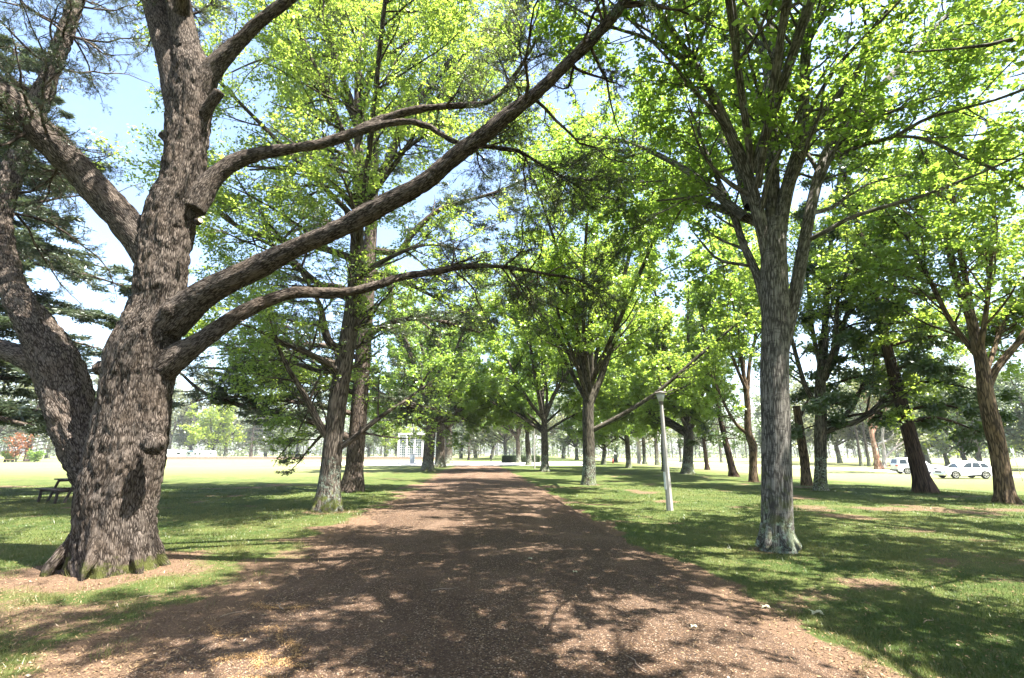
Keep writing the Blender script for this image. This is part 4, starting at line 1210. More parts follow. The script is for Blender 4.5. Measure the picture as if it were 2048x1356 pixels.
def ground():
    xs = axis(-16, 20, .16, -740, 740); ys = axis(2.5, 30, .16, -110, 760, 1.07)
    X, Y = np.meshgrid(xs, ys)
    Z = terrain(X, Y)
    V = np.stack([X, Y, Z], -1).reshape(-1, 3)
    w, h = len(xs), len(ys)
    i = (np.arange(h - 1)[:, None] * w + np.arange(w - 1)[None]).ravel()
    Q = np.stack([i, i + 1, i + w + 1, i + w], 1)
    b = bare_of(V[:, 0], V[:, 1])
    t = NT('lawn')
    p = t.pos()
    ba = t.attr('bare', 'Fac')
    fine = t.noise(p, 9, 5, .7)
    bm_ = t.ramp(t.math('ADD', ba, t.math('MULTIPLY', t.math('SUBTRACT', fine, .5), 1.5)), .28, .78)
    g = t.mix(t.ramp(t.noise(p, .7, 4, .6), .38, .64), (.048, .072, .018), (.095, .11, .032))
    g = t.mix(t.ramp(t.noise(p, 3.1, 4, .7), .45, .75), g, (.125, .12, .045))
    g = t.mix(t.math('MULTIPLY', t.noise(t.mapping(p, (60, 60, 60)), 1.0, 3), .6), g, (.02, .04, .008))
    far = t.n('SeparateXYZ'); t.t.links.new(p, far.inputs[0])
    dry = t.math('MULTIPLY', t.ramp(far.outputs['Y'], 24, 60), t.math('MAXIMUM', t.ramp(far.outputs['X'], -8, -16), t.ramp(far.outputs['X'], 14, 24)))
    g = t.mix(t.math('MULTIPLY', dry, .75), g, t.mix(t.noise(p, .15, 4), (.17, .2, .07), (.26, .25, .12)))
    e = t.mix(t.noise(p, 5, 5, .7), (.065, .04, .025), (.155, .1, .065))
    e = t.mix(t.ramp(t.noise(p, 70, 3, .7), .52, .68), e, (.24, .165, .11))
    e = t.mix(t.ramp(t.noise(p, 45, 3, .7), .56, .7), e, (.03, .02, .013))
    c = t.mix(bm_, g, e)
    hgt = t.math('ADD', t.noise(p, 40, 4, .7), t.math('MULTIPLY', t.noise(p, 110, 3), .6))
    m = t.principled(c, .95, .1, t.bump(hgt, .8, .03))
    o = link('ground', mesh_np('ground', V, [Q], m, True, {'bare': ('FLOAT', 'POINT', b)}))
    tag(o, kind='structure')


def path():
    ys = np.concatenate([np.arange(1.0, 30, .12), np.arange(30, 66, .5)])
    k = 25
    u = np.linspace(-1, 1, k)
    X = np.zeros((len(ys), k)); 
    jl = (fbm(np.stack([ys * .9, ys * 0], -1), 71, 3) - .5) * .7 + (vnoise(np.stack([ys * 4.1, ys * 0], -1), 72) - .5) * .16
    jr = (fbm(np.stack([ys * .8, ys * 0 + 9], -1), 73, 3) - .5) * .3 + (vnoise(np.stack([ys * 4.3, ys * 0], -1), 74) - .5) * .12
    cx = path_cx(ys)
    l, r = cx - 2.75 + jl, cx + 2.75 + jr
    X = l[:, None] + (r - l)[:, None] * (u[None] * .5 + .5)
    Y = np.repeat(ys[:, None], k, 1)
    Z = terrain(X, Y) + .006 + .05 * (1 - u[None] ** 2) + .02 * (fbm(np.stack([X * .8, Y * .8], -1), 75, 3) - .5) * (1 - u[None] ** 4)
    V = np.stack([X, Y, Z], -1).reshape(-1, 3)
    i = (np.arange(len(ys) - 1)[:, None] * k + np.arange(k - 1)[None]).ravel()
    Q = np.stack([i, i + 1, i + k + 1, i + k], 1)
    t = NT('red_gravel'); p = t.pos()
    vo = t.n('TexVoronoi', {'Scale': 75.0}, feature='F1'); t.t.links.new(p, vo.inputs['Vector'])
    ve = t.n('TexVoronoi', {'Scale': 75.0}, feature='DISTANCE_TO_EDGE'); t.t.links.new(p, ve.inputs['Vector'])
    sp = t.n('SeparateColor'); t.t.links.new(vo.outputs['Color'], sp.inputs[0])
    st = t.mix(sp.outputs[0], (.055, .034, .021), (.175, .108, .067))
    st = t.mix(t.ramp(sp.outputs[1], .78, .95), st, (.34, .25, .18))
    st = t.mix(t.ramp(sp.outputs[2], .8, .95), st, (.045, .033, .028))
    st = t.mix(t.ramp(ve.outputs['Distance'], .0, .14, .75, 0), st, (.028, .018, .013))
    big = t.noise(p, .55, 4, .6)
    st = t.mix(t.math('MULTIPLY', t.ramp(big, .45, .7), .45), st, (.2, .13, .088))
    st = t.mix(t.math('MULTIPLY', t.ramp(t.noise(p, 1.6, 5, .65), .58, .72), .5), st, (.1, .062, .04))
    trk = t.noise(t.mapping(p, (1.5, .10, 1)), 1.0, 5, .62, .4)
    st = t.mix(t.ramp(trk, .50, .68, 0, .55), st, (.075, .046, .031))
    st = t.mix(t.ramp(trk, .44, .32, 0, .4), st, (.2, .135, .095))
    st = t.mix(t.ramp(t.noise(p, 14, 4, .75), .6, .72, 0, .5), st, (.05, .031, .02))
    hgt = t.math('ADD', t.ramp(ve.outputs['Distance'], 0, .3), t.math('MULTIPLY', t.noise(p, 6, 3), 1.5))
    m = t.principled(st, .93, .12, t.bump(hgt, .9, .012))
    tag(link('path', mesh_np('path', V, [Q], m)), kind='structure')


def strip(name, pts, w, mat, lift):
    P = smooth_line(np.array(pts, float), 60)
    T = nrm(np.gradient(P, axis=0)); S = np.stack([-T[:, 1], T[:, 0]], 1)
    us = np.linspace(-.5, .5, 5)
    XY = P[:, None] + S[:, None] * (us * w)[None, :, None]
    Z = terrain(XY[..., 0], XY[..., 1]) + lift
    V = np.concatenate([XY, Z[..., None]], -1).reshape(-1, 3)
    i = (np.arange(59)[:, None] * 5 + np.arange(4)[None]).ravel()
    Q = np.stack([i, i + 5, i + 6, i + 1], 1)
    return tag(link(name, mesh_np(name, V, [Q], mat)), kind='structure')


ground(); path()
g1, g2, g3, g4 = gxy(2060, 953), gxy(1940, 950), gxy(1800, 943), gxy(1640, 936)
ROAD_DIR = (Vector(g4[:2]) - Vector(g1[:2])).normalized()
asph = plain('pale_asphalt', (.3, .295, .285), .9, .2, var=.15, scale=3)
e1 = Vector(g1[:2]) - ROAD_DIR * 80; e2 = Vector(g4[:2]) + ROAD_DIR * 90
strip('road', [tuple(e1), tuple(g1[:2]), tuple(g2[:2]), tuple(g3[:2]), tuple(g4[:2]), tuple(e2)], 7.0, asph, .012)
t = NT('pale_paving')
pv = t.mix(t.noise(t.pos(), 1.2, 4), (.36, .33, .3), (.46, .43, .4)); t.principled(pv, .9, .2)
# pale forecourt that closes the path
fc = mesh_np('forecourt', np.array([[-30, 66.5, .02], [10, 66.5, .02], [14, 100, .02], [-36, 100, .02]]), [np.array([[0, 1, 2, 3]])], t.m)
tag(link('forecourt', fc), kind='structure')


# ------------------------------------------------------------------ grass, litter
def tri_scatter(name, P, L, W, tilt, tint, mat, up=True, label=None, cat=None):
    n = len(P)
    a = rng.uniform(0, 2 * PI, n)
    s = np.stack([np.cos(a), np.sin(a), 0 * a], 1)
    if up:
        ln = rng.normal(size=(n, 2)) * tilt
        d = nrm(np.stack([ln[:, 0], ln[:, 1], np.ones(n)], 1))
        V = np.stack([P - s * (W / 2)[:, None], P + s * (W / 2)[:, None], P + d * L[:, None]], 1)
        F = np.arange(3 * n).reshape(-1, 3)
    else:
        q = np.stack([-np.sin(a), np.cos(a), rng.normal(size=n) * tilt], 1); s = s + np.stack([0 * a, 0 * a, rng.normal(size=n) * tilt], 1)
        V = np.stack([P - q * (L / 2)[:, None], P + s * (W / 2)[:, None], P + q * (L / 2)[:, None], P - s * (W / 2)[:, None]], 1)
        F = np.arange(4 * n).reshape(-1, 4)
    me = mesh_np(name, V.reshape(-1, 3), [F], mat, False, {'tint': ('FLOAT', 'FACE', tint)})
    return tag(link(name, me), label, cat, kind='stuff')


def wedge(n, d0, d1, pw):
    u = rng.random(n)
    d = (d0 ** (1 - pw) + u * (d1 ** (1 - pw) - d0 ** (1 - pw))) ** (1 / (1 - pw))
    x = rng.uniform(-1.25, 1.25, n) * (d + 1.0)
    return x, d


def lawn_detail():
    global rng
    rng = np.random.default_rng(99)
    x, y = wedge(620000, 3.4, 26, 1.15)
    inside = np.abs(x - path_cx(y)) < 2.75
    b = bare_of(x, y)
    patch = fbm(np.stack([x * 1.7, y * 1.7], -1), 81, 3)
    keep = ~inside & (rng.random(len(x)) > b * 1.08) & (rng.random(len(x)) < .35 + 1.1 * patch)
    x, y, b, patch = x[keep], y[keep], b[keep], patch[keep]
    # longer tufts: round the trunk feet and here and there in the lawn
    tx, ty = [], []
    for bx, by in BASES:
        if 0 < by < 24:
            a_ = rng.uniform(0, 2 * PI, 900); r_ = rng.uniform(.5, 1.0, 900) * (2.0 if bx < -5 and by < 8.5 else 1.0)
            tx.append(bx + r_ * np.cos(a_)); ty.append(by + r_ * np.sin(a_))
    cx_, cy_ = wedge(420, 3.6, 22, 1.1)
    tx.append((cx_[:, None] + rng.normal(size=(420, 55)) * .07).ravel()); ty.append((cy_[:, None] + rng.normal(size=(420, 55)) * .07).ravel())
    tx, ty = np.concatenate(tx), np.concatenate(ty)
    ok = (np.abs(tx - path_cx(ty)) > 2.8) & (vnoise(np.stack([tx * 2.2, ty * 2.2], -1), 91) > .38); tx, ty = tx[ok], ty[ok]
    tall = np.concatenate([np.zeros(len(x)), np.ones(len(tx))])
    x, y = np.concatenate([x, tx]), np.concatenate([y, ty])
    b = np.concatenate([b, tx * 0]); patch = np.concatenate([patch, tx * 0 + .5])
    P = np.stack([x, y, terrain(x, y) - .004], 1)
    L = rng.uniform(.022, .055, len(x)) * (.7 + .8 * patch) * (1 - .4 * b) * (1 + 1.3 * tall)
    W = .0045 * np.maximum(1, y / 6) * rng.uniform(.7, 1.3, len(x))
    dryn = fbm(np.stack([x * .45, y * .45], -1), 82, 3)
    tint = np.clip(sstep(.42, .66, dryn) * .75 + b * .5 + rng.normal(size=len(x)) * .14, 0, 1)
    gm = leafmat('grass_blade', (.052, .08, .016), (.17, .16, .055), (.05, .085, .012), (.15, .15, .04), .35, .03, 0)
    tri_scatter('grass', P, L, W, .5, tint, gm, True, 'short mown park grass', 'grass')
    # fallen needles, dry leaves and bark crumbs
    x, y = wedge(90000, 3.4, 20, 1.3)
    b = bare_of(x, y); ins = np.abs(x - path_cx(y))
    dens = np.where(ins < 2.7, .10 + .35 * sstep(1.6, 2.8, ins) * (x < path_cx(y)), .28 + .7 * b)
    keep = rng.random(len(x)) < dens
    x, y = x[keep], y[keep]
    z = terrain(x, y) + np.where(np.abs(x - path_cx(y)) < 2.7, .01 + .05 * (1 - ((x - path_cx(y)) / 2.9) ** 2), .008) + rng.random(len(x)) * .008
    lm = leafmat('dry_litter', (.09, .055, .03), (.3, .2, .11), (.03, .02, .01), (.08, .05, .02), .15, .03, 0)
    tri_scatter('leaf_litter', np.stack([x, y, z], 1), rng.uniform(.015, .05, len(x)), rng.uniform(.004, .014, len(x)), .35, rng.random(len(x)), lm, False,
                'fallen needles and dry leaf crumbs on path edge and lawn', 'leaf litter')
    # orange-brown catkin drifts on the near left of the path
    pts = []
    for c in ([(-2.95, 5.2), (-2.6, 4.9), (-2.25, 5.1), (-2.05, 4.75), (-1.8, 4.6)], [(-2.4, 4.35), (-2.1, 4.45), (-1.95, 4.2)], [(-1.95, 4.75), (-1.75, 4.4), (-1.9, 4.3), (-1.6, 4.2)],
              [(-2.9, 5.9), (-2.5, 5.7), (-2.2, 5.75)], [(-2.2, 3.95), (-1.8, 4.0), (-1.6, 3.85)]):
        l = smooth_line(np.array(c, float), 60)
        q = np.repeat(l, 26, 0) + rng.normal(size=(60 * 26, 2)) * np.array([.035, .045]) * rng.gamma(1.5, .7, (60 * 26, 1))
        pts.append(q[rng.random(len(q)) < .75])
    q = np.concatenate(pts)
    z = .012 + .05 * (1 - np.clip((q[:, 0] - path_cx(q[:, 1])) / 2.9, -1, 1) ** 2) + terrain(q[:, 0], q[:, 1]) + rng.random(len(q)) * .012
    cm = leafmat('catkin', (.2, .11, .045), (.42, .26, .12), (.05, .03, .01), (.1, .06, .02), .15, .02, 0)
    tri_scatter('catkin_litter', np.column_stack([q, z]), rng.uniform(.008, .022, len(q)), rng.uniform(.003, .007, len(q)), .4, rng.random(len(q)), cm, False,
                'orange-brown catkin drifts on the near left of the path', 'leaf litter')


lawn_detail()

# a few single fallen twigs and leaves
stick_m = plain('stick', (.2, .15, .11), .9, .1, var=.3, scale=20)
for i, (px, py, l, a) in enumerate([(890, 1190, .34, .3), (300, 1195, .22, .2), (1275, 1345, .3, 1.8), (560, 1225, .25, 2.2), (470, 1240, .3, .9), (1860, 1245, .25, .5)]):
    q = gxy(px, py); q[2] += .012 + (.05 if abs(q[0] - path_cx(q[1])) < 2.7 else 0)
    P, R = line([(-l / 2, 0, 0, .006), (-l * .1, .02, .006, .005), (l * .2, -.01, .004, .004), (l / 2, .03, .01, .002)], 10)
    c, s = math.cos(a), math.sin(a)
    P = P @ np.array([[c, s, 0], [-s, c, 0], [0, 0, 1]])
    o = link('twig', tube_mesh('twig', [(P[None], R[None], 6)], stick_m), None, tuple(q))
    tag(o, ['thin twig lying on the left half of the path', 'short twig on the bare earth before the huge cedar', 'dark twig at the bottom edge on the right half of the path',
            'twig on the grass edge left of the path', 'bent twig beside the catkin drifts', 'twig on the grass at the lower right'][i], 'twig', 'fallen twigs')

big_leaf = leafmat('fallen_leaf', (.35, .33, .2), (.45, .42, .3), (.1, .1, .04), (.12, .12, .05), .2, .05, 0)
for i, (px, py, s) in enumerate([(1632, 1228, .13), (1530, 1216, .1), (1150, 1154, .07), (1388, 1268, .07), (1060, 1126, .06)]):
    q = gxy(px, py); q[2] += .02 + (.05 if abs(q[0] - path_cx(q[1])) < 2.7 else 0)
    n = 11
    th = np.linspace(0, 2 * PI, n, endpoint=False) + .2
    rad = s * np.where(np.arange(n) % 2 == 0, .5, .27) * np.random.default_rng(i).uniform(.8, 1.2, n)
    ring = np.stack([rad * np.cos(th), rad * np.sin(th), .02 * np.sin(3 * th) * s * 8], 1)
    V = np.vstack([[[0, 0, .004]], ring])
    T = np.array([[0, 1 + k, 1 + (k + 1) % n] for k in range(n)])
    o = link('fallen_leaf', mesh_np('fallen_leaf', V, [T], big_leaf, True, {'tint': ('FLOAT', 'POINT', np.full(n + 1, .5))}), None, tuple(q))
    tag(o, ['large pale dry leaf lying on the right lawn', 'smaller pale leaf on grass left of the large one', 'green leaf on the middle of the path', 'pale leaf near the right edge of the path', 'tiny leaf on the path farther up'][i], 'leaf', 'fallen leaves')

# ------------------------------------------------------------------ lamp posts
conc = plain('concrete', (.3, .285, .26), .9, .2, var=.18, scale=14)
lampcap = plain('lamp_cap', (.16, .14, .12), .6, .4)
lampglass = NT('lamp_glass').principled((.55, .55, .5), .35, .5)
paper = plain('pale_paper', (.62, .64, .62), .7, .3, var=.05)


def lamp_post(px, py, h, label, sticker, w=1.0, lean=0.0):
    q = gxy(px, py)
    root = empty('lamp_post', q, label, 'lamp post', 'lamp posts along the path')
    root.rotation_euler = (0, lean, 0)
    rb, rt = .105 * w, .052 * w
    MB().cyl((0, 0, h / 2 - .15), rb, rt, h - .0, 8, bevel=.004, smooth=False).build('post', conc, root)
    m = MB(); m.cyl((0, 0, h - .14), .055, .062, .06, 16).cyl((0, 0, h - .09), .075, .06, .05, 16); m.build('collar', lampcap, root)
    MB().cyl((0, 0, h + .05), .075, .135, .24, 16, bevel=.006).build('lamp_glass', lampglass, root)
    m = MB(); m.cyl((0, 0, h + .185), .205, .185, .035, 20, bevel=.008).cyl((0, 0, h + .22), .16, .06, .045, 20); m.build('lamp_cap', lampcap, root)
    if sticker:
        m = MB(); m.box((-.088, -.03, .84), (.006, .085, .5), .002, rotm(0, .02, .42)); s = m.build('notice', paper, root); s['label'] = 'pale vertical notice strip'
    return root


lamp_post(1340, 1021, 3.25, 'tapered concrete lamp post with a flat-capped lantern on the right lawn', True, lean=-.012)
lamp_post(1069, 937, 4.6, 'thin far lamp pole just left of the third trunk right of the path', False, .9)

# slanting sign pole at the right edge
galv = plain('galvanised_steel', (.4, .4, .4), .45, .5, metal=.6)
q = gxy(2046, 963)
sp_ = empty('sign_post', q, 'slanting thin metal sign pole with a small plate, at the right edge by the road', 'sign post')
sp_.rotation_euler = (0, -.13, 0)
MB().cyl((0, 0, 1.5), .03, .03, 3.1, 12).build('pole', galv, sp_)
MB().box((0, -.036, 2.75), (.3, .008, .5), .003).build('sign_plate', plain('sign_grey', (.35, .37, .37), .5, .4), sp_)

# ------------------------------------------------------------------ picnic table behind the huge cedar
dkw = plain('dark_timber', (.045, .035, .03), .75, .3, var=.35, scale=12)


def picnic_table():
    q = gxy(112, 1004)
    root = empty('picnic_table', (q[0] + .42, q[1] + .25, q[2]), 'dark timber picnic table with attached seat, half hidden behind the huge cedar', 'picnic table')
    root.rotation_euler = (0, 0, math.radians(-28))
    m = MB()
    for k in range(5): m.box((0, -.3 + k * .15, .735), (1.8, .14, .04), .006)
    m.build('tabletop', dkw, root)
    for s in (-1, 1):
        m = MB()
        for k in (-.5, .5): m.box((0, s * .72 + k * .13, .44), (1.8, .12, .04), .006)
        m.build('seat', dkw, root)
        for e in (-.62, .62):
            MB().box((e, s * .42, .36), (.075, .06, .80), .006, rotm(s * .28, 0, 0)).build('leg', dkw, root)
            MB().box((e - .04, s * .74, .20), (.06, .07, .46), .006, rotm(s * .06, 0, 0)).build('leg', dkw, root)
    for e in (-.55, .55):
        m = MB(); m.box((e, 0, .395), (.05, 1.62, .09), .006).box((e, 0, .69), (.05, .72, .07), .006); m.build('crossbeam', dkw, root)
picnic_table()

# ------------------------------------------------------------------ white cars
paint = NT('white_paint').principled((.78, .79, .8), .22, .5, **{'Coat Weight': .6, 'Coat Roughness': .06})
glassm = NT('tinted_glass').principled((.015, .022, .02), .06, .6)
rubber = plain('tyre_rubber', (.018, .018, .018), .8, .2)
alloy = plain('alloy_rim', (.45, .42, .38), .35, .5, metal=.5)
trim = plain('black_plastic', (.02, .02, .022), .6, .4)
redl = NT('red_lens').principled((.45, .02, .015), .2, .5)
clearl = NT('clear_lens').principled((.7, .72, .75), .12, .6)


def quad_panel(parent, name, corners, mat, inset=(.06, .94, .08, .92), th=.012, div=None):
    """thin panel lying on the quad given by corners (front-low, rear-low, rear-high, front-high)"""
    a, b, c, d = [Vector(p) for p in corners]
    n = (b - a).cross(d - a).normalized()
    f = lambda u, v: (a * (1 - u) + b * u) * (1 - v) + (d * (1 - u) + c * u) * v
    u0, u1, v0, v1 = inset
    bm = bmesh.new()
    lo = [bm.verts.new(f(u, v) - n * th) for u, v in ((u0, v0), (u1, v0), (u1, v1), (u0, v1))]
    hi = [bm.verts.new(f(u, v) + n * th) for u, v in ((u0, v0), (u1, v0), (u1, v1), (u0, v1))]
    bm.faces.new(hi); bm.faces.new(lo[::-1])
    for k in range(4): bm.faces.new((lo[k], lo[(k + 1) % 4], hi[(k + 1) % 4], hi[k]))
    bmesh.ops.recalc_face_normals(bm, faces=bm.faces)
    me = bpy.data.meshes.new(name); bm.to_mesh(me); bm.free(); me.materials.append(mat)
    return link(name, me, parent)


def suv(loc, rz, label, L, W, H, style):
    """local +x is the nose"""
    root = empty('parked_car', loc, label, 'car', 'white cars on the road', rz)
    wr = .37; wb = L * .585; xf, xr = wb / 2 + .02, -wb / 2 - .02
    belt = H * .60; hood = H * .585; low = .27
    h = L / 2
    def arch(xc): return [(xc + (wr + .07) * math.cos(a), wr - .03 + (wr + .07) * math.sin(a)) for a in np.linspace(PI - .15, .15, 9)]
    out = [(-h + .05, low + .05), (xr - wr - .1, low)] + arch(xr) + [(xf - wr - .1, low)] + arch(xf) + [(h - .12, low)]
    if style == 'sleek':
        out += [(h, .45), (h - .03, .62), (h - .22, .80), (h - .75, .93), (L * .13, 1.0), (-h + .30, belt + .08), (-h + .06, belt - .02), (-h, .62), (-h + .01, .42)]
    else:
        out += [(h, .42), (h - .01, .80), (h - .10, .98), (h - .4, 1.06), (L * .17, 1.11), (-h + .06, belt + .03), (-h + .01, belt - .1), (-h, .5)]
    ws = 11
    # body swept across the width with rounded flanks
    bm = bmesh.new(); rings = []
    for v in np.linspace(-1, 1, ws):
        tuck = 1 - .05 * abs(v) ** 6
        rings.append([bm.verts.new((x * (tuck if abs(x) > h * .8 else 1), v * W / 2 * (1 - .10 * max(0, (z - .62)) ** 1.2 - .06 * max(0, .5 - z)), z - (.03 * abs(v) ** 5 if z > .75 else 0))) for x, z in out])
    n = len(out)
    for i in range(ws - 1):
        for k in range(n): bm.faces.new((rings[i][k], rings[i + 1][k], rings[i + 1][(k + 1) % n], rings[i][(k + 1) % n]))
    bm.faces.new(rings[0][::-1]); bm.faces.new(rings[-1])
    bmesh.ops.recalc_face_normals(bm, faces=bm.faces)
    me = bpy.data.meshes.new('body'); bm.to_mesh(me); bm.free(); me.materials.append(paint)
    body = link('body', me, root)
    # cabin
    if style == 'sleek': bx, tx = (L * .20, -h + .08), (L * .03, -h + .58)
    else: bx, tx = (L * .19, -h + .08), (L * .09, -h + .28)
    yb, yt = W / 2 * .955, W / 2 * .74
    zb = belt - .03
    B = lambda x, s: (x, s * yb, zb); T = lambda x, s, dz=0: (x, s * yt, H - .06 + dz)
    bm = bmesh.new()
    xs_ = np.linspace(0, 1, 9)
    secs = []
    for u in xs_:
        xb_ = bx[0] + (bx[1] - bx[0]) * u; xt_ = tx[0] + (tx[1] - tx[0]) * u
        arc = .06 * (1 - (2 * u - 1) ** 2) - (.06 * u ** 2 if style == 'sleek' else 0)
        s_ = [(xb_, -yb, zb), (xt_, -yt, H - .06 + arc - .02), (xt_, -yt * .8, H - .02 + arc), (xt_, 0, H + arc), (xt_, yt * .8, H - .02 + arc), (xt_, yt, H - .06 + arc - .02), (xb_, yb, zb)]
        secs.append([bm.verts.new(p) for p in s_])
    for i in range(8):
        for k in range(6): bm.faces.new((secs[i][k], secs[i][k + 1], secs[i + 1][k + 1], secs[i + 1][k]))
    for s_ in (secs[0], secs[-1]): bm.faces.new(s_)
    bmesh.ops.recalc_face_normals(bm, faces=bm.faces)
    for f in bm.faces: f.smooth = len(f.verts) == 4
    me = bpy.data.meshes.new('cabin'); bm.to_mesh(me); bm.free(); me.materials.append(paint)
    link('cabin', me, root)
    top = lambda u: H - .08 + .06 * (1 - (2 * u - 1) ** 2) - (.06 * u ** 2 if style == 'sleek' else 0)
    splits = (.06, .36, .66, .94)
    for s in (-1, 1):
        for u0, u1 in zip(splits[:-1], splits[1:]):
            bxx = lambda u: bx[0] + (bx[1] - bx[0]) * u
            txx = lambda u: tx[0] + (tx[1] - tx[0]) * u
            quad_panel(root, 'side_window', [(bxx(u0), s * yb, zb), (bxx(u1), s * yb, zb), (txx(u1), s * yt, top(u1)), (txx(u0), s * yt, top(u0))], glassm, (.05, .95, .14, .86))
        # door seams and handles
        for dx in (-.02, -.32):
            MB().box((L * dx, s * (W / 2 - .012), .72), (.16, .03, .03), .008).build('door_handle', paint, root)
        MB().box((bx[0] - .16, s * (W / 2 + .03), belt + .06), (.12, .2, .15), .03).build('wing_mirror', paint, root)
        MB().box((0, s * (W / 2 - .055), low + .02), (wb - 2 * wr - .1, .06, .10), .02).build('sill_trim', trim, root)
    quad_panel(root, 'windscreen', [(bx[0], yb, zb), (bx[0], -yb, zb), (tx[0], -yt, H - .1), (tx[0], yt, H - .1)], glassm, (.06, .94, .1, .97))
    quad_panel(root, 'rear_window', [(bx[1], -yb, zb), (bx[1], yb, zb), (tx[1], yt, top(1)), (tx[1], -yt, top(1))], glassm, (.1, .9, .2, .9))
    for s in (-1, 1):
        MB().box((h - (.2 if style == 'sleek' else .06), s * W * .36, .74 if style == 'sleek' else .86), (.22, .34, .13), .04).build('headlight', clearl, root)
        MB().box((-h + .09, s * W * .40, belt - .12), (.22, .3, .16), .04).build('tail_light', redl, root)
    MB().box((h - .05, 0, .62 if style == 'sleek' else .82), (.10, W * .44, .16), .03).build('grille', trim, root)
    m = MB(); m.box((h - .03, 0, .40), (.14, W * .86, .14), .05); m.build('front_bumper', trim if style != 'sleek' else paint, root)
    MB().box((-h + .05, 0, .44), (.14, W * .88, .18), .05).build('rear_bumper', trim, root)
    if style != 'sleek':
        m = MB()
        for z in (.52, .72, .9): m.cyl((h + .10, 0, z), .03, .03, W * .8, 10, rotm(PI / 2, 0, 0))
        for s in (-.6, -.22, .22, .6): m.cyl((h + .09, s, .70), .025, .025, .5, 10)
        m.build('bull_bar', trim, root)
        for s in (-1, 1): MB().cyl((-L * .14, s * yt * .86, H + .07), .02, .02, L * .42, 8, rotm(0, PI / 2, 0)).build('roof_rail', trim, root)
        MB().box((L * .04, 0, H + .065), (.5, W * .5, .03), .012).build('roof_panel', paint, root)
    for x in (xf, xr):
        for s in (-1, 1):
            w = bpy.data.objects.new('wheel', None); COL.objects.link(w); w.parent = root; w.location = (x, s * (W / 2 - .13), wr)
            MB().cyl((0, 0, 0), wr, wr, .235, 28, rotm(PI / 2, 0, 0), bevel=.035).build('tyre', rubber, w)
            m = MB(); m.cyl((0, s * .10, 0), wr * .66, wr * .66, .05, 24, rotm(PI / 2, 0, 0)); m.build('wheel_well', trim, w)
            m = MB()
            for k in range(5): m.box((.125 * math.sin(k * 1.2566), s * .128, .125 * math.cos(k * 1.2566)), (.055, .02, .25), .006, rotm(0, k * 1.2566, 0))
            m.cyl((0, s * .13, 0), .06, .05, .03, 12, rotm(PI / 2, 0, 0))
            b = bmesh.new()
            r = [[b.verts.new((rr * math.sin(a), s * yy, rr * math.cos(a))) for a in np.linspace(0, 2 * PI, 28, endpoint=False)] for rr, yy in ((wr * .70, .115), (wr * .70, .135), (wr * .6, .13), (wr * .6, .115))]
            for q0, q1 in zip(r, r[1:] + r[:1]):
                for k in range(28): b.faces.new((q0[k], q0[(k + 1) % 28], q1[(k + 1) % 28], q1[k]))
            bmesh.ops.recalc_face_normals(b, faces=b.faces)
            t_ = bpy.data.meshes.new('t'); b.to_mesh(t_); b.free(); m.bm.from_mesh(t_); bpy.data.meshes.remove(t_)
            m.build('rim', alloy, w)
    return root


q = gxy(1945, 958)
suv((q[0], q[1] + .9, float(terrain(q[0], q[1])) + .012), math.radians(180 - 4), 'white hatch-backed car parked nose left on the road, nearer of the two', 4.6, 1.85, 1.63, 'sleek')
q = gxy(1853, 949)
suv((q[0], q[1] + 1.2, float(terrain(q[0], q[1])) + .012), math.radians(-14), 'boxy white four-wheel drive with black bull bar, behind the leaning conifer trunk', 4.95, 1.95, 1.85, 'boxy')


# ------------------------------------------------------------------ hedge, walker, small things at the end of the path
def hedge(px0, px1, py0, py1, label):
    a, b_ = gxy(px0, py1), gxy(px1, py1)
    y = a[1]
    hgt = (py1 - py0) / F_PX * y
    x0, x1 = (px0 - 1024) / F_PX * y, (px1 - 1024) / F_PX * y
    root = empty('hedge', ((x0 + x1) / 2, y + .6, 0), label, 'hedge', 'clipped hedge blocks at the end of the path')
    w = (x1 - x0)
    global rng
    n = 5200
    f = rng.integers(0, 4, n)
    u, v = rng.uniform(-.5, .5, n), rng.random(n)
    P = np.where((f == 0)[:, None], np.stack([u * w, 0 * u - .6, v * hgt], 1), np.where((f == 1)[:, None], np.stack([u * w, 0 * u + .6, v * hgt], 1),
        np.where((f == 2)[:, None], np.stack([u * w, (v - .5) * 1.2, 0 * u + hgt], 1), np.stack([np.sign(u) * w / 2, (v - .5) * 1.2, rng.random(n) * hgt], 1))))
    PL = np.stack([P, P + rng.normal(size=P.shape) * .06], 1)
    link('foliage', leaf_mesh('foliage', [leaf_arrays(PL, 3, size=.14, aspect=.6, spread=.03, upb=.2)], M['leaf_dark']), root)
    MB().box((0, 0, hgt / 2 - .03), (w - .12, 1.1, hgt - .06), .05).build('woody_core', plain('hedge_core', (.02, .03, .012), .95, .05), root)


rng = np.random.default_rng(5)
hedge(1006, 1031, 913.5, 925, 'dark clipped hedge block on the left of two, right of the walker')
hedge(1042, 1077, 913.5, 925, 'longer dark clipped hedge block on the right of two, behind the row trunks')


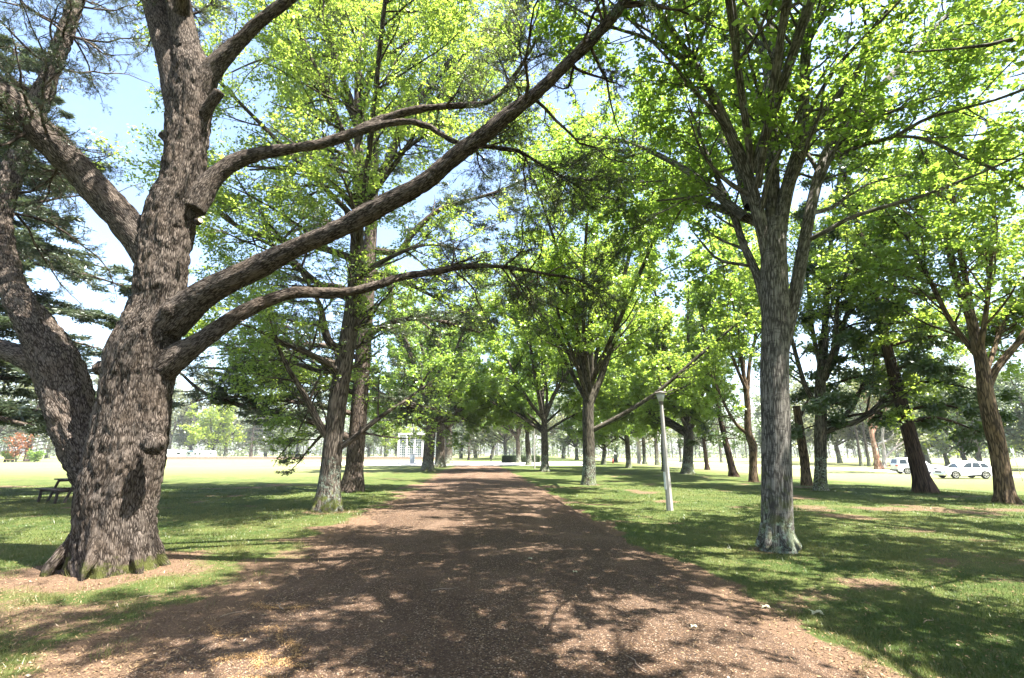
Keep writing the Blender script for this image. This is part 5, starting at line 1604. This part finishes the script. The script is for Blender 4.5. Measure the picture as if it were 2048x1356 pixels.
def person():
    q = gxy(982, 924)
    root = empty('person', q, 'distant person in dark clothes walking on the path end', 'person')
    me = bpy.data.meshes.new('person_body')
    k = 1.55 / 1.7
    J = dict(pel=(0, 0, .92, .13), ch=(0, .01, 1.22, .15), nk=(0, .0, 1.43, .06), hd=(0, -.02, 1.6, .095), ht=(0, -.02, 1.7, .07),
             hl=(-.09, 0, .85, .095), kl=(-.1, -.12, .48, .065), al=(-.1, -.10, .09, .045), tl=(-.1, -.24, .04, .035),
             hr=(.09, 0, .85, .095), kr=(.1, .06, .48, .065), ar=(.1, .22, .12, .045), tr=(.1, .10, .05, .035),
             sl=(-.18, 0, 1.36, .06), el=(-.24, .10, 1.10, .045), wl=(-.23, .02, .87, .035), fl=(-.22, -.02, .78, .03),
             sr=(.18, 0, 1.36, .06), er=(.24, -.02, 1.10, .045), wr=(.23, -.16, .90, .035), fr=(.22, -.22, .84, .03))
    K = list(J); E = ['pel ch', 'ch nk', 'nk hd', 'hd ht', 'pel hl', 'hl kl', 'kl al', 'al tl', 'pel hr', 'hr kr', 'kr ar', 'ar tr', 'ch sl', 'sl el', 'el wl', 'wl fl', 'ch sr', 'sr er', 'er wr', 'wr fr']
    me.from_pydata([tuple(c * k for c in J[n][:3]) for n in K], [tuple(K.index(x) for x in e.split()) for e in E], [])
    o = link('person_body', me, root)
    md = o.modifiers.new('skin', 'SKIN'); sv = me.skin_vertices[0].data
    for i, n in enumerate(K): sv[i].radius = (J[n][3] * k, J[n][3] * k * .8); sv[i].use_root = n == 'pel'
    o.modifiers.new('sub', 'SUBSURF').levels = 2; o.modifiers['sub'].render_levels = 2
    t = NT('dark_clothes'); sp = t.n('SeparateXYZ'); t.t.links.new(t.obj(), sp.inputs[0])
    z = sp.outputs['Z']
    c = t.mix(t.ramp(z, 1.29, 1.31), (.012, .012, .016), (.3, .19, .14))
    c = t.mix(t.ramp(z, .15, .14), c, (.25, .2, .18))
    m = t.principled(c, .8, .2); me.materials.append(m)
    hr = MB(); hr.sph((0, .0, 1.625 * k), (.10 * k, .115 * k, .12 * k), 3); hr.build('hair', plain('dark_hair', (.015, .012, .01), .6, .3), root)
person()

steel = plain('grey_cabinet', (.33, .36, .37), .6, .4, var=.1)


def cabinet(px0, px1, py0, py1, label, name, cat):
    q = gxy((px0 + px1) / 2, py1); y = q[1]
    w = (px1 - px0) / F_PX * y; h = (py1 - py0) / F_PX * y
    root = empty(name, q, label, cat)
    MB().box((0, 0, h / 2), (w, w * .8, h), .03).build('housing', steel, root)
    MB().box((0, 0, h + .03), (w * 1.1, w * .9, .07), .02).build('lid', lampcap, root)
    m = MB(); m.box((0, -w * .4 - .01, h * .5), (w * .74, .03, h * .72), .008).box((w * .27, -w * .4 - .035, h * .55), (.03, .03, .14), .005); m.build('door', steel, root)
cabinet(820, 829, 909, 926, 'grey metal cabinet on the left lawn before the white latticed building', 'utility_cabinet', 'cabinet')
cabinet(1204, 1211, 919, 928, 'small grey rubbish bin on the far right lawn', 'rubbish_bin', 'bin')
q = gxy(1226, 927)
rm = empty('marker_post', q, 'small red marker post by a far trunk on the right lawn', 'post')
m = MB(); m.cyl((0, 0, .4), .12, .1, .8, 12, bevel=.01); m.build('post', plain('red_paint', (.35, .04, .04), .5, .4), rm)
MB().cyl((0, 0, .83), .13, .09, .08, 12).build('cap', trim, rm)

# low brick wall across the left field
t = NT('brick'); br = t.n('TexBrick', {'Scale': 3.0, 'Mortar Size': .012}); t.t.links.new(t.obj(), br.inputs['Vector'])
br.inputs['Color1'].default_value = (.27, .17, .135, 1); br.inputs['Color2'].default_value = (.33, .21, .165, 1); br.inputs['Mortar'].default_value = (.4, .36, .32, 1)
t.principled(br.outputs[0], .9, .2)
wy = 132
x0, x1 = (335 - 1024) / F_PX * wy, (905 - 1024) / F_PX * wy
root = empty('brick_wall', ((x0 + x1) / 2, wy, 0), 'long low red-brown brick wall across the sunlit left field', 'wall')
MB().box((0, 0, .24), (x1 - x0, .4, .62), .0).build('brickwork', t.m, root)
MB().box((0, 0, .60), (x1 - x0 + .1, .5, .1), .02).build('coping', plain('coping', (.42, .36, .32), .9, .2), root)

# white latticed building behind the third trunk of the left row
white = plain('white_render', (.5, .5, .49), .7, .3, var=.06)
bg_ = NT('window_glass').principled((.10, .13, .15), .15, .5)


def pavilion():
    y = 142
    x0, x1 = (801 - 1024) / F_PX * y, (882 - 1024) / F_PX * y
    w = x1 - x0; H = 6.8; nb = 5
    root = empty('building', ((x0 + x1) / 2, y, 0), 'white latticed building with tall columns, partly behind the left row', 'building')
    MB().box((0, 3.4, H / 2), (w - .5, 6.0, H - .2), .02).build('wall', white, root)
    MB().box((0, 3.3, H + .2), (w + .1, 7.2, .4), .05).build('roof', white, root)
    MB().box((0, 3.2, .12), (w + .6, 7.4, .5), .03).build('plinth', white, root)
    for i in range(nb + 1):
        MB().box((-w / 2 + .25 + (w - .5) * i / nb, -.15, H / 2 + .1), (.45, .5, H - .3), .03).build('column', white, root)
    bw = (w - .5) / nb
    for i in range(nb):
        cx_ = -w / 2 + .25 + bw * (i + .5)
        wd = MB().box((cx_, .36, H / 2), (bw - .44, .06, H - 1.2), .0).build('window', bg_, root)
        m = MB()
        for k in range(9): m.box((cx_, .30, .9 + k * (H - 1.6) / 8), (bw - .44, .06, .16), .0)
        for k in range(1, 3): m.box((cx_ - bw / 2 + .22 + (bw - .44) * k / 3, .295, H / 2), (.14, .06, H - 1.2), .0)
        m.build('lattice', white, wd)
pavilion()

# caravans and vans beyond the field
cream = plain('caravan_shell', (.75, .75, .73), .4, .4, var=.05)
blue = plain('blue_awning', (.1, .25, .5), .6, .3)


def caravan(px, y, L, H, rz, label, awning=False):
    x = (px - 1024) / F_PX * y
    root = empty('caravan', (x, y, 0), label, 'caravan', 'caravans beyond the left field', rz)
    h = L / 2
    MB().prism([(-h, .45), (h, .45), (h + .12, .9), (h, H * .72), (h - .45, H), (-h + .25, H), (-h, H - .3)], -1.1, 1.1, bevel=.05).build('body', cream, root)
    for s in (-1, 1):
        for wx in (-h * .5, h * .4): MB().box((wx, s * 1.11, H * .62), (L * .22, .04, .55), .015).build('window', glassm, root)
        w = MB().cyl((0, s * .98, .36), .36, .36, .22, 20, rotm(PI / 2, 0, 0), bevel=.03).build('wheel', rubber, root)
        MB().cyl((0, s * 1.10, .36), .2, .2, .03, 16, rotm(PI / 2, 0, 0)).build('rim', alloy, w)
    MB().box((h * .05, -1.115, H * .48), (.7, .04, H * .68), .015).build('door', cream, root)
    MB().box((0, -1.125, .8), (L * .9, .02, .12), .0).build('stripe', trim if not awning else blue, root)
    if awning: MB().box((0, -1.9, H - .25), (L * .7, 1.6, .05), .0, rotm(-.15, 0, 0)).build('awning', blue, root)
caravan(347, 150, 3.4, 2.6, .1, 'white caravan at the left end of the row, against the huge cedar trunk')
caravan(374, 156, 5.2, 2.5, -.1, 'long white caravan second from the left across the field')
caravan(403, 158, 3.8, 2.4, .3, 'white caravan with a blue awning across the field', True)
caravan(418, 154, 3.6, 2.3, -.2, 'cream caravan right of the one with a blue awning')
caravan(436, 160, 3.2, 2.4, .2, 'last small pale caravan at the right end of the row')

# orange shrub, low green shrub and boulder across the left field
def shrub(px, y, w, h, label, lm, name='shrub'):
    global rng
    x = (px - 1024) / F_PX * y
    root = empty(name, (x, y, float(terrain(x, y))), label, 'shrub')
    st = [line([(0, 0, -.1, .05), (math.cos(a) * w * .2, math.sin(a) * w * .2, h * .4, .035), (math.cos(a) * w * .42, math.sin(a) * w * .42, h * .85, .01)], 10) for a in np.linspace(0, 5.6, 8)]
    P, R = stack(st, 10)
    g = grow(P, R, 9, .2, 1, 50, h * .35, 5, wig=.15, rr=.5)
    link('stem', tube_mesh('stem', [(P, R, 5), (*g, 3)], M['mid_bark']), root)
    link('foliage', leaf_mesh('foliage', [leaf_arrays(g[0], 18, size=.3, aspect=.6, spread=.12)], lm), root)
shrub(62, 94, 3.2, 5.4, 'orange-leaved tall shrub at the foot of the broad cedar across the field', M['leaf_rust'])
shrub(47, 95, 2.4, 2.0, 'low lime-green bush left of the orange shrub across the field', M['leaf_lime'])
shrub(98, 92, 2.2, 2.2, 'low dark green bush right of the broad cedar foot across the field', M['leaf_mid'])
rng = np.random.default_rng(8)
b = bmesh.new(); bmesh.ops.create_icosphere(b, subdivisions=3, radius=1)
for v in b.verts: v.co *= .85 + .35 * float(fbm(np.array(v.co)[None] * 1.6 + 5, 4, 3)[0])
bmesh.ops.scale(b, vec=(1.5, 1.1, .9), verts=b.verts)
for f in b.faces: f.smooth = True
me = bpy.data.meshes.new('boulder'); b.to_mesh(me); b.free(); me.materials.append(plain('grey_stone', (.24, .23, .21), .9, .2, var=.3, scale=3))
y = 92; tag(link('boulder', me, None, ((4 - 1024) / F_PX * y, y, .35)), 'grey boulder at the far left edge of the sunlit field', 'boulder')
y = 90; bn = empty('bench', ((48 - 1024) / F_PX * y, y, 0), 'low brown bench left of the orange shrub across the field', 'bench')
MB().box((0, 0, .5), (1.7, .5, .09), .01).build('seat', plain('bench_wood', (.2, .14, .08), .8, .2), bn)
for s in (-.7, .7): MB().box((s, 0, .22), (.1, .4, .46), .01).build('leg', trim, bn)

# ------------------------------------------------------------------ air
def haze(density):
    me = bpy.data.meshes.new('haze'); b = bmesh.new(); bmesh.ops.create_cube(b, size=1)
    bmesh.ops.scale(b, vec=(1500, 900, 48), verts=b.verts); bmesh.ops.translate(b, vec=(0, 330, 22), verts=b.verts)
    b.to_mesh(me); b.free()
    t = NT('haze'); v = t.n('VolumePrincipled'); v.inputs['Color'].default_value = (.9, .95, 1, 1); v.inputs['Density'].default_value = density
    t.t.links.new(v.outputs[0], t.out.inputs['Volume']); me.materials.append(t.m)
    tag(link('haze', me), kind='stuff')
haze(.00025)

# ------------------------------------------------------------------ light
SUN_EL, SUN_DIR = math.radians(66), Vector((.88, -.47, 0)).normalized()
to_sun = Vector((SUN_DIR.x * math.cos(SUN_EL), SUN_DIR.y * math.cos(SUN_EL), math.sin(SUN_EL)))
ld = bpy.data.lights.new('sun', 'SUN'); ld.energy = 5.0; ld.angle = math.radians(.42); ld.color = (1, .955, .88)
lo = bpy.data.objects.new('sun', ld); COL.objects.link(lo); lo.location = (20, -10, 40)
lo.rotation_euler = (-to_sun).to_track_quat('-Z', 'Y').to_euler()
wd = bpy.data.worlds.new('World'); SC.world = wd; wd.use_nodes = True
nt = wd.node_tree; nt.nodes.clear()
sk = nt.nodes.new('ShaderNodeTexSky'); sk.sky_type = 'NISHITA'; sk.sun_disc = False
sk.sun_elevation = SUN_EL; sk.sun_rotation = math.atan2(to_sun.x, to_sun.y)
sk.air_density = 1.0; sk.dust_density = 2.2; sk.ozone_density = 1.0
bgn = nt.nodes.new('ShaderNodeBackground'); bgn.inputs[1].default_value = .085
ow = nt.nodes.new('ShaderNodeOutputWorld')
nt.links.new(sk.outputs[0], bgn.inputs[0]); nt.links.new(bgn.outputs[0], ow.inputs[0])
SC.render.engine = 'CYCLES'
SC.view_settings.view_transform = 'Standard'; SC.view_settings.look = 'None'; SC.view_settings.gamma = 1.0
SC.view_settings.exposure = 2.75
SC.cycles.use_denoising = True
SC.cycles.max_bounces = 8; SC.cycles.diffuse_bounces = 4; SC.cycles.glossy_bounces = 2; SC.cycles.transmission_bounces = 6; SC.cycles.transparent_max_bounces = 4
SC.cycles.sample_clamp_indirect = 6.0
